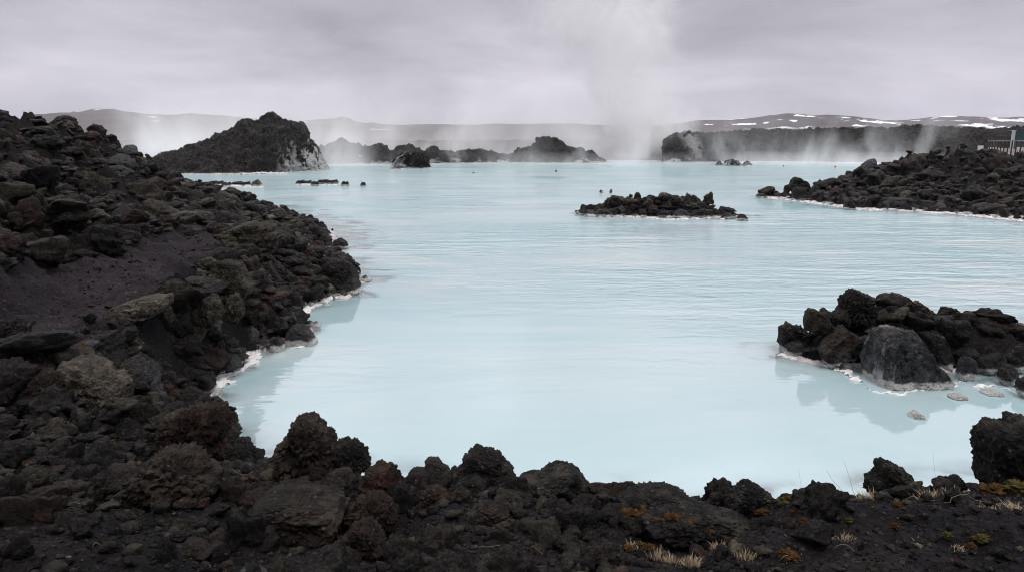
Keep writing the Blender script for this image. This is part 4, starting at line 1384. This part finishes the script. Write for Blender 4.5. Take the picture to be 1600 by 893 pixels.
def plume_mat():
    m, t, out = mat_new('steam_plume')
    g = N(t, 'ShaderNodeTexCoord')
    P = g.outputs['Object']
    sp = N(t, 'ShaderNodeSeparateXYZ')
    L(t, P, sp.inputs[0])
    # the column leans to the left and widens as it rises
    zz_ = sp.outputs[2]
    wob = mathn(t, 'MULTIPLY', mathn(t, 'SUBTRACT', noise(t, P, 0.055, 4, 0.6), 0.5), 34.0)
    cxx = mathn(t, 'MULTIPLY', zz_, -0.34)
    dx = mathn(t, 'ADD', mathn(t, 'SUBTRACT', sp.outputs[0], cxx), wob)
    rad = mathn(t, 'ADD', mathn(t, 'MULTIPLY', zz_, 0.19), 8.0)
    rr = mathn(t, 'DIVIDE', mathn(t, 'SQRT', mathn(t, 'ADD', mathn(t, 'MULTIPLY', dx, dx), mathn(t, 'MULTIPLY', sp.outputs[1], sp.outputs[1]))), rad)
    rr = mathn(t, 'ADD', rr, mathn(t, 'MULTIPLY', mathn(t, 'SUBTRACT', noise(t, P, 0.15, 5, 0.65), 0.5), 2.2))
    f = ramp(t, rr, [(0.0, 1.0), (0.35, 0.7), (1.0, 0.0)], 'EASE')
    nz = ramp(t, noise(t, mapping(t, P, (1, 1, 0.8), (0, 0, 0), (0, R(-25), 0)), 0.12, 7, 0.65, 1.2), [(0.36, 0.02), (0.58, 0.6), (0.75, 1.2)])
    up = ramp(t, mathn(t, 'DIVIDE', zz_, 60.0), [(0.0, 1.5), (0.10, 1.1), (0.25, 0.48), (0.5, 0.22), (0.85, 0.06), (1.0, 0.0)])
    d = mathn(t, 'MULTIPLY', mathn(t, 'MULTIPLY', f, nz), mathn(t, 'MULTIPLY', up, 0.85))
    pv = N(t, 'ShaderNodeVolumePrincipled')
    pv.inputs['Color'].default_value = (0.995, 0.995, 1.0, 1)
    L(t, d, pv.inputs['Density'])
    L(t, pv.outputs[0], out.inputs['Volume'])
    m.cycles.volume_step_rate = 0.5
    return m


b = Build()
for z0, z1 in [(0, 60)]:
    v = []
    for z in (0, 60):
        r_ = 24 + 0.24 * z
        cx_ = -0.34 * z
        for sx_, sy_ in ((-1, -1), (1, -1), (1, 1), (-1, 1)):
            v.append((cx_ + sx_ * r_ * 1.15, sy_ * r_ * 0.9, z))
    b.add(v, [(0, 3, 2, 1), (4, 5, 6, 7), (0, 1, 5, 4), (1, 2, 6, 5), (2, 3, 7, 6), (3, 0, 4, 7)])
obj('steam', b.mesh('steam', plume_mat()), (23.5, 122, 0.1), kind='stuff')

# one closed body of thin air round the whole place
mh, th, oh = mat_new('haze')
pv = N(th, 'ShaderNodeVolumePrincipled')
pv.inputs['Color'].default_value = (0.90, 0.92, 1.0, 1)
pv.inputs['Density'].default_value = 0.0001
L(th, pv.outputs[0], oh.inputs['Volume'])
obj('haze', boxmesh('haze', (9200, 9200, 160), mh), (0, 0, 76), kind='stuff')

# ------------------------------------------------------------------ mineral crust along the waterline


def crust(pts, rad, label, zb=0.0, seed=1):
    rad = rad * 0.72
    P = np.array([at_z(x, y, zb) for x, y in pts])
    seg = np.concatenate([[0], np.cumsum(np.linalg.norm(np.diff(P, axis=0), axis=1))])
    n = max(24, int(seg[-1] / 0.02))
    n = min(n, 420)
    ss = np.linspace(0, seg[-1], n)
    C0 = np.stack([np.interp(ss, seg, P[:, k]) for k in range(3)], 1)
    tg = np.gradient(C0, axis=0)
    tg /= np.linalg.norm(tg, axis=1)[:, None] + 1e-9
    sd_ = np.stack([-tg[:, 1], tg[:, 0], 0 * ss], 1)
    k_ = np.stack([ss, 0 * ss, 0 * ss], 1)
    C0 = C0 + sd_ * (fbm(k_ * 5, 3, seed) * rad * 2.2)[:, None]
    rr = rad * (0.12 + 1.25 * np.clip(0.42 + 1.1 * fbm(k_ * 4 / max(1.0, rad * 14) + 3, 3, seed + 1), 0, 1.1)) * np.minimum(1, np.minimum(ss, seg[-1] - ss) / (rad * 2) + 0.15)
    m = 14
    an_ = np.linspace(0, 2 * math.pi, m, endpoint=False)
    V = C0[:, None] + rr[:, None, None] * (np.cos(an_)[None, :, None] * sd_[:, None] * 1.15 + np.sin(an_)[None, :, None] * np.array([0, 0, 0.62]))
    V = V.reshape(-1, 3)
    V = V + (fbm(V * 14, 4, seed + 2)[:, None] * rad * 0.55)
    a = np.arange(n * m).reshape(n, m)
    f = np.stack([a[:-1], np.roll(a, -1, 1)[:-1], np.roll(a, -1, 1)[1:], a[1:]], -1).reshape(-1, 4)
    o = obj('silica_crust', new_mesh('silica_crust', V, f, M_CRUST), label=label, category='mineral crust', group='white mineral crusts at the waterline')
    return o


crust([(308, 632), (322, 614), (345, 600), (358, 586), (384, 572), (392, 562), (410, 553)], 0.11, 'thick white scalloped crust along the nearest stretch of the left shore', seed=11)
crust([(450, 545), (470, 542), (492, 537)], 0.05, 'short white crust under the flat black boulder at the left shore', seed=12)
crust([(462, 502), (476, 486), (498, 474), (525, 465), (540, 463)], 0.12, 'long white crust curving in front of the angular shore boulder', seed=13)
crust([(474, 412), (488, 405), (510, 398), (530, 394)], 0.09, 'white crust in the small inlet behind the angular shore boulder', seed=14)
crust([(1214, 553), (1240, 560), (1275, 565), (1300, 572), (1330, 588), (1345, 597)], 0.075, 'white crust fringing the left tip of the right-hand heap', seed=15)
crust([(1350, 604), (1375, 613), (1400, 615), (1440, 610), (1478, 602), (1510, 598)], 0.05, 'white crust under the largest grey boulder of the right-hand heap', seed=16)
crust([(1520, 604), (1550, 602), (1585, 612), (1610, 622)], 0.05, 'white crust at the right end of the right-hand heap', seed=17)
crust([(918, 336), (960, 338), (1000, 340), (1045, 344), (1090, 342), (1130, 340)], 0.09, 'white crust along the front of the middle heap', seed=18)
crust([(1200, 310), (1250, 315), (1300, 322), (1340, 328), (1380, 330)], 0.08, 'white crust along the tip of the right peninsula', seed=19)
crust([(1462, 331), (1500, 336), (1550, 341), (1610, 348)], 0.09, 'white crust along the right peninsula near the frame edge', seed=20)
crust([(336, 291), (360, 291), (385, 293), (412, 293)], 0.20, 'white crust below the row of flat black rocks', seed=21)
crust([(462, 289), (490, 289), (530, 290), (548, 290)], 0.14, 'white crust below the reef right of the headland', seed=22)
crust([(330, 274), (380, 273), (420, 271), (450, 272)], 0.30, 'white crust along the foot of the headland', seed=23)

# ------------------------------------------------------------------ moss, dry grass, stems
M_MOSS = plain('orange_moss', (0.048, 0.026, 0.010), 0.95, 0.05, 0.6, 40.0)
M_MOSSG = plain('olive_moss', (0.048, 0.040, 0.014), 0.95, 0.05, 0.6, 40.0)
M_STRAW = plain('straw', (0.34, 0.27, 0.175), 0.85, 0.1, 0.4, 30.0)
M_STEM = plain('dead_stem', (0.16, 0.125, 0.08), 0.85, 0.1, 0.4, 30.0)


def moss(px, py, wpx, hpx, label, mat=M_MOSS, seed=1, dy=0.0):
    p = hit(px, py)
    dep = (p - EYE) @ FW
    rx = wpx / 2 * dep / FPX
    rz = max(0.012, min(0.5 * rx, hpx / 2 * dep / FPX))
    d, f = ico(4)
    V = d * np.array([rx, rx * 0.7, rz])
    V = V * (1 + 1.0 * fbm(d * 2.2 + seed, 4, seed) + 0.55 * (0.4 - worley(d * 4, seed)[0]))[:, None]
    # a fur of short shoots over the cushion
    rg = np.random.RandomState(seed)
    nb = 700
    k = rg.choice(len(V), nb)
    base = V[k]
    nrm = d[k] * np.array([1, 1, 1.5]) + rg.normal(0, 0.5, (nb, 3))
    nrm /= np.linalg.norm(nrm, axis=1)[:, None]
    ln = rx * rg.uniform(0.08, 0.2, nb)
    side = np.cross(nrm, rg.normal(size=(nb, 3)))
    side /= np.linalg.norm(side, axis=1)[:, None] + 1e-9
    wd = ln * 0.22
    T = np.concatenate([base + side * wd[:, None], base - side * wd[:, None], base + nrm * ln[:, None]])
    ft = np.stack([np.arange(nb), np.arange(nb) + nb, np.arange(nb) + 2 * nb], 1) + len(V)
    me = new_mesh('moss_cushion', np.concatenate([V, T]), np.concatenate([f, ft]), mat)
    obj('moss_cushion', me, (p[0], p[1] + dy, p[2] + rz * 0.2 + 0.022), label=label, category='moss', group='moss cushions on the bank')


moss(998, 813, 46, 30, 'orange moss cushion left of the long low black hump', seed=1)
moss(1062, 830, 60, 26, 'wide rust-orange moss patch on the front of the long low hump', seed=2)
moss(1236, 791, 34, 14, 'yellow-olive moss cushion on the crest right of the crest dome', M_MOSSG, 3)
moss(1268, 797, 18, 8, 'small orange moss tuft right of the yellow-olive cushion', seed=4)
moss(1260, 823, 22, 9, 'orange moss patch on gravel below the crest dome', seed=5)
moss(1592, 770, 40, 14, 'olive moss mat at the foot of the tall black crag', M_MOSSG, 6)
moss(1550, 774, 34, 16, 'orange moss at the left foot of the tall black crag', seed=7)
moss(508, 832, 24, 18, 'round olive moss cushion beside the lone brown boulder', M_MOSSG, 8)
moss(160, 699, 32, 9, 'flat yellow moss strip left of the tall rust boulder', M_MOSSG, 9)
moss(36, 726, 22, 10, 'small orange moss tuft near the lower left corner', seed=10)
moss(90, 720, 20, 9, 'small olive moss tuft right of the corner tuft', M_MOSSG, 11)
moss(376, 727, 14, 8, 'tiny olive moss tuft under the overhanging rust boulder', M_MOSSG, 12)
moss(1090, 800, 20, 8, 'small orange moss tuft between charcoal hump and crest dome', seed=13)
moss(785, 764, 18, 8, 'orange moss fleck right of the lichen-spotted boulder', seed=14)


def tuft(px, py, wpx, hpx, label, n=90, seed=1, lean=0.5):
    p = hit(px, py)
    dep = (p - EYE) @ FW
    wd, ht = wpx / 2 * dep / FPX, hpx * dep / FPX
    rg = np.random.RandomState(seed)
    vs_, fs_ = [], []
    m = 0
    for _ in range(int(n * 2.4)):
        b = np.array([rg.normal(0, wd * 0.5), rg.normal(0, wd * 0.4), 0.0])
        a = rg.uniform(0, 2 * math.pi)
        out = np.array([math.cos(a), math.sin(a), 0]) * rg.uniform(0.2, 1.0) * lean + np.array([b[0], b[1], 0]) / max(wd, 1e-3) * 0.4
        l = ht * rg.uniform(0.3, 1.0)
        sd2 = np.array([-math.sin(a), math.cos(a), 0]) * 0.0011
        pts = [b + np.array([0, 0, -0.01]) + (out * l * s_ ** 1.6) + np.array([0, 0, l * (s_ - 0.35 * s_ ** 2.2 * min(1, np.linalg.norm(out)))]) for s_ in (0, 0.4, 0.75, 1)]
        for q_, wq in zip(pts, (1, 0.9, 0.6, 0.12)):
            vs_ += [q_ - sd2 * wq, q_ + sd2 * wq]
        for k in range(3):
            fs_.append((m + 2 * k, m + 2 * k + 1, m + 2 * k + 3, m + 2 * k + 2))
        m += 8
    me = new_mesh('grass_tuft', np.array(vs_), np.array(fs_), M_STRAW)
    obj('grass_tuft', me, p.tolist(), label=label, category='grass tuft', group='dry grass tufts on the bank')


tuft(1362, 783, 36, 22, 'pale straw tuft before the left foot of the pointed boulder', 150, 1)
tuft(1390, 786, 30, 14, 'low straw tuft before the middle of the pointed boulder', 90, 2)
tuft(1462, 784, 40, 22, 'bushy straw tuft right of the pointed boulder', 190, 3)
tuft(1494, 780, 36, 20, 'straw tuft before the small rounded black boulder', 150, 4)
tuft(1556, 797, 50, 12, 'flattened straw tuft on gravel below the tall crag', 110, 5, 1.2)
tuft(1583, 790, 26, 10, 'little flattened straw tuft at the edge below the tall crag', 60, 6, 1.2)
tuft(1122, 854, 18, 14, 'small straw tuft right of the long hump', 40, 7)
tuft(1050, 876, 26, 15, 'straw tuft at the lower edge below the long hump', 60, 8)
tuft(1080, 878, 26, 16, 'second straw tuft at the lower edge, right of the larger one', 80, 9)
tuft(1165, 868, 30, 14, 'thin straw tuft on gravel near the lower edge', 50, 10)
tuft(1322, 842, 26, 13, 'lone straw tuft on gravel below the pointed boulder', 50, 11)
tuft(1028, 868, 20, 20, 'upright straw tuft at the lower edge, leftmost of all', 40, 12, 0.3)
tuft(1275, 822, 16, 12, 'sparse straw tuft right of the orange moss patch on gravel', 24, 13)
tuft(318, 545, 18, 14, 'dry grass tuft growing in the wall by the water', 30, 14)

rg2 = np.random.RandomState(77)
for i_ in range(16):
    moss(rg2.uniform(960, 1580), rg2.uniform(792, 880), rg2.uniform(10, 26), rg2.uniform(4, 9), 'small ochre moss fleck on the gravel at the lower right', M_MOSS if i_ % 3 else M_MOSSG, 100 + i_, 0.0)
for i_ in range(16):
    tuft(rg2.uniform(980, 1590), rg2.uniform(796, 884), rg2.uniform(12, 26), rg2.uniform(7, 13), 'thin wisp of pale dry grass on the gravel at the lower right', 26, 200 + i_, 1.0)


def stem(px, py, lpx, ang, label, seed=1, up=0.0, rad=0.0013, mat=M_STEM):
    p = hit(px, py)
    dep = (p - EYE) @ FW
    ln = lpx * dep / FPX
    rg = np.random.RandomState(seed)
    s_ = np.linspace(0, 1, 9)
    a = R(ang)
    q = np.stack([s_ * ln * math.cos(a), s_ * ln * math.sin(a), 0.012 + up * ln * s_], 1)
    q[:, :2] += np.cumsum(rg.normal(0, 0.03 * ln, (9, 2)), 0)
    if up < 0.2:
        z, _ = H(q[:, :2] + p[:2])
        q[:, 2] = z - p[2] + 0.02 + 0.02 * np.sin(s_ * 5)
    b = Build()
    b.tube(q, rad * (0.6 if up > 0.2 else 1.0) * (1.2 - 0.6 * s_), 5)
    obj('dry_stem', b.mesh('dry_stem', mat, True), p.tolist(), label=label, category='plant stem', group='dry stems on the bank')


for i, (px_, py_, lp, an_, up_, lb) in enumerate([
        (745, 868, 60, 25, 0, 'thin dry stem lying on gravel below the black wedge'), (830, 862, 34, -40, 0, 'short bent stem right of the stem below the wedge'),
        (915, 810, 46, -15, 0, 'dry stem under the black wedge'), (45, 812, 26, 30, 0, 'pale stem at the lower left corner, upper one'),
        (102, 806, 30, 20, 0, 'pale stem on gravel left of the brown peaked boulder'), (145, 868, 24, 40, 0, 'short pale stem near the lower edge at the left'),
        (375, 862, 24, 35, 0, 'short stem below the flat-topped block'), (1475, 800, 90, -4, 0, 'long pale stem lying on gravel below the straw tufts'),
        (1410, 792, 40, -30, 0, 'dry stem below the pointed boulder'), (1300, 870, 40, -20, 0, 'dry stem on gravel at the lower right'),
        (1215, 880, 36, 10, 0, 'dry stem near the lower edge below the crest dome'), (1320, 778, 34, 150, 1.1, 'thin bare stalk rising against the water left of the pointed boulder'),
        (1336, 776, 28, 120, 1.6, 'second bare stalk rising against the water nearer the pointed boulder'), (1462, 762, 26, 70, 1.8, 'upright bare stalk between pointed boulder and small rounded boulder'),
        (1255, 780, 20, 100, 2.2, 'small upright stalk on the crest right of the small black stone')]):
    stem(px_, py_, lp, an_, lb, i + 1, up_)

# ------------------------------------------------------------------ boardwalk, notice board, hut
M_TIMB = plain('weathered_timber', (0.060, 0.050, 0.046), 0.8, 0.2, 0.35, 8.0)
M_RAIL = plain('silvered_timber', (0.20, 0.19, 0.19), 0.7, 0.2, 0.2, 5.0)
M_DECK = plain('pale_decking', (0.46, 0.42, 0.40), 0.8, 0.2, 0.2, 3.0)
M_WHITE = plain('white_paint', (0.74, 0.72, 0.72), 0.6, 0.3, 0.06, 3.0)
M_REDP = plain('red_paint', (0.30, 0.09, 0.08), 0.6, 0.3, 0.1, 3.0)
M_GREY = plain('grey_steel', (0.36, 0.37, 0.39), 0.5, 0.4, 0.1, 3.0)
M_TEAL = plain('teal_cladding', (0.020, 0.045, 0.048), 0.7, 0.2, 0.25, 2.0)
M_ROOF = plain('dark_roofing', (0.03, 0.035, 0.037), 0.8, 0.2, 0.2, 2.0)
M_GLASS = plain('window_glass', (0.40, 0.44, 0.47), 0.15, 0.5, 0.1, 1.0)

A, Bp = np.array([44.4, 65.0]), np.array([28.5, 37.4])
dirn = (Bp - A) / np.linalg.norm(Bp - A)
nrm2 = np.array([-dirn[1], dirn[0]])
if nrm2 @ np.array([1, 1]) < 0:
    nrm2 = -nrm2
LN = float(np.linalg.norm(Bp - A))
ax = np.array([[dirn[0], dirn[1], 0], [nrm2[0], nrm2[1], 0], [0, 0, 1]])
root = bpy.data.objects.new('boardwalk', None)
COL.objects.link(root)
root.location = (A[0], A[1], 1.2)
root['label'] = 'timber boardwalk with dark railing running off at the right edge above the peninsula'
root['category'] = 'boardwalk'


def bw(name, parts, mat):
    b = Build()
    for c, sz in parts:
        cc = np.array([dirn[0] * c[0] + nrm2[0] * c[1], dirn[1] * c[0] + nrm2[1] * c[1], c[2]])
        b.box(cc, sz, ax)
    return obj(name, b.mesh(name, mat), parent=root)


WD = 2.2
bw('deck', [((LN / 2, WD / 2, 0.86), (LN, WD - 0.1, 0.05))], M_DECK)
for off in (0.0, WD):
    bw('edge_beam', [((LN / 2, off, 0.78), (LN, 0.09, 0.28))], M_TIMB)
    bw('handrail', [((LN / 2, off, 1.86), (LN, 0.15, 0.07))], M_RAIL)
    bw('kick_panel', [((LN / 2, off + (0.05 if off == 0 else -0.05), 1.13), (LN - 0.1, 0.02, 0.36))], M_DECK)
    for s_ in np.arange(0.05, LN, 2.35):
        bw('post', [((s_, off - (0.07 if off == 0 else -0.07), 1.22), (0.10, 0.08, 1.30))], M_TIMB)
for s_ in np.arange(1.0, LN, 4.7):
    for off in (0.25, WD - 0.25):
        bw('support', [((s_, off, 0.15), (0.16, 0.16, 1.15))], M_TIMB)

sp_ = at_y(1531, 238, 56.0)
root2 = bpy.data.objects.new('notice_board', None)
COL.objects.link(root2)
root2.location = sp_.tolist()
root2['label'] = 'small white notice board on a post left of the boardwalk end'
root2['category'] = 'sign'
b = Build()
b.box((0, 0, 0.28), (0.46, 0.03, 0.48))
obj('panel', b.mesh('panel', M_WHITE), parent=root2)
b = Build()
for c, sz in [((0, 0.0, 0.535), (0.50, 0.045, 0.03)), ((-0.245, 0, 0.28), (0.03, 0.045, 0.48)), ((0.245, 0, 0.28), (0.03, 0.045, 0.48))]:
    b.box(c, sz)
obj('frame', b.mesh('frame', M_REDP), parent=root2)
b = Build()
b.box((-0.03, -0.045, 0.0), (0.07, 0.05, 0.76))
obj('post', b.mesh('post', M_WHITE), parent=root2)

mp = at_y(1581, 228, 60.0)
root3 = bpy.data.objects.new('marker_post', None)
COL.objects.link(root3)
root3.location = (mp[0], mp[1], 1.4)
root3['label'] = 'pale grey upright post behind the boardwalk railing'
root3['category'] = 'post'
b = Build()
b.box((0, 0, 1.25), (0.19, 0.19, 2.5))
obj('shaft', b.mesh('shaft', M_GREY), parent=root3)
b = Build()
b.box((0, 0, 2.53), (0.26, 0.26, 0.06))
obj('cap', b.mesh('cap', M_GREY), parent=root3)

hp = at_y(1622, 214, 82.0)
root4 = bpy.data.objects.new('hut', None)
COL.objects.link(root4)
root4.location = (hp[0] + 1.0, hp[1], 1.2)
root4['label'] = 'low dark teal hut behind the boardwalk, cut by the right edge'
root4['category'] = 'hut'
b = Build()
b.box((0, 0, 1.35), (5.2, 4.0, 2.7))
obj('wall', b.mesh('wall', M_TEAL), parent=root4)
b = Build()
b.add([(-2.9, -2.3, 2.7), (2.9, -2.3, 2.7), (2.9, 2.3, 2.7), (-2.9, 2.3, 2.7), (-2.9, 0, 3.3), (2.9, 0, 3.3)], [(0, 1, 5, 4), (2, 3, 4, 5), (0, 4, 3), (1, 2, 5), (0, 3, 2, 1)])
obj('roof', b.mesh('roof', M_ROOF), parent=root4)
b = Build()
for c, sz in [((-0.9, -2.02, 2.08), (1.2, 0.05, 0.06)), ((-0.9, -2.02, 1.32), (1.2, 0.05, 0.06)), ((-1.5, -2.02, 1.7), (0.06, 0.05, 0.82)), ((-0.3, -2.02, 1.7), (0.06, 0.05, 0.82))]:
    b.box(c, sz)
wn = obj('window', b.mesh('window', M_WHITE), parent=root4)
b = Build()
b.box((-0.9, -2.008, 1.7), (1.14, 0.02, 0.70))
obj('pane', b.mesh('pane', M_GLASS), parent=wn)

# ------------------------------------------------------------------ bathers
M_SKIN = plain('skin', (0.46, 0.27, 0.20), 0.55, 0.35, 0.1, 12.0)
M_HAIRD = plain('dark_hair', (0.022, 0.016, 0.013), 0.6, 0.3, 0.3, 60.0)
M_HAIRB = plain('brown_hair', (0.085, 0.050, 0.028), 0.6, 0.3, 0.3, 60.0)
M_CAP = plain('red_cap', (0.32, 0.045, 0.045), 0.7, 0.2, 0.1, 20.0)


def body_fallback():
    """one continuous surface: rings from hip to crown"""
    rings = [(-0.85, .17, .12, 0), (-0.6, .15, .11, 0), (-0.42, .17, .12, 0), (-0.25, .20, .12, 0), (-0.15, .21, .10, 0), (-0.105, .15, .085, 0), (-0.075, .075, .068, 0), (-0.02, .056, .058, 0), (0.01, .06, .075, -.012), (0.035, .066, .090, -.02),
             (0.07, .074, .098, -.015), (0.11, .078, .100, -.01), (0.15, .077, .099, -.005), (0.185, .066, .086, 0), (0.21, .045, .06, 0), (0.222, .015, .02, 0)]
    n = 28
    an_ = np.linspace(0, 2 * math.pi, n, endpoint=False)
    V = []
    for z, rx, ry, oy in rings:
        x = rx * np.cos(an_)
        y = ry * np.sin(an_) + oy
        fr = np.exp(-((an_ - 1.5 * math.pi) / 0.16) ** 2)
        if 0.05 <= z <= 0.08:
            y = y - 0.022 * fr                       # nose
        if 0.105 <= z <= 0.12:
            for s_ in (-1, 1):
                y = y + 0.010 * np.exp(-((an_ - (1.5 * math.pi + s_ * 0.42)) / 0.16) ** 2)   # eye sockets
        if 0.06 <= z <= 0.12:
            for s_ in (0.05, math.pi - 0.05):
                x = x + np.sign(np.cos(s_)) * 0.014 * np.exp(-((an_ - s_) / 0.15) ** 2)      # ears
        V.append(np.stack([x, y, 0 * x + z], 1))
    V = np.concatenate(V)
    a = np.arange(len(V)).reshape(len(rings), n)
    f = np.stack([a[:-1], np.roll(a, -1, 1)[:-1], np.roll(a, -1, 1)[1:], a[1:]], -1).reshape(-1, 4)
    return new_mesh('person', V, f, None)


bm_ = body_fallback()
bm_.materials.append(M_SKIN)


def hair_mesh(mat, bun=False):
    d, f = ico(4)
    V = d * np.array([0.087, 0.108, 0.10]) + np.array([0, 0.006, 0.135])
    cut = (d[:, 1] < -0.35) & (d[:, 2] < 0.45)
    V[cut] = V[cut] * np.array([0.72, 0.72, 1.0]) + np.array([0, 0.02, 0])
    low = d[:, 2] < -0.6
    V[low, 2] = np.maximum(V[low, 2], 0.06)
    V = V * (1 + 0.03 * fbm(d * 9, 3, 5)[:, None])
    if bun:
        q = d * 0.05 + np.array([0, 0.05, 0.25])
        return new_mesh('hair', np.concatenate([V, q]), np.concatenate([f, f + len(V)]), mat)
    return new_mesh('hair', V, f, mat)


h_d, h_b, h_c = hair_mesh(M_HAIRD), hair_mesh(M_HAIRB, True), hair_mesh(M_CAP)
for px_, py_, h_, yw, lb in [(939.5, 302, h_d, 75, 'bather with short dark hair, left of the two heads behind the middle heap'),
                             (954.5, 302, h_b, 190, 'bather with hair tied up, right of the two heads behind the middle heap'),
                             (740, 271, h_d, 100, 'lone bather low in the water in the open left part of the lagoon'),
                             (869, 269, h_b, 150, 'bather with brown hair near the far black ridge in the middle'),
                             (1224, 260.5, h_c, 160, 'distant bather in a red cap before the right-hand lava cliff, left one of two'),
                             (1305, 262, h_c, 200, 'distant bather in a red cap before the right-hand lava cliff, right one of two')]:
    p = at_z(px_, py_, 0.0)
    low = 0.09 if px_ == 740 else 0.0
    o = obj('person', bm_, (p[0], p[1], -0.035 - low), label=lb, category='person', group='bathers in the lagoon')
    o.rotation_euler = (0, 0, R(yw))
    obj('hair', h_, parent=o)
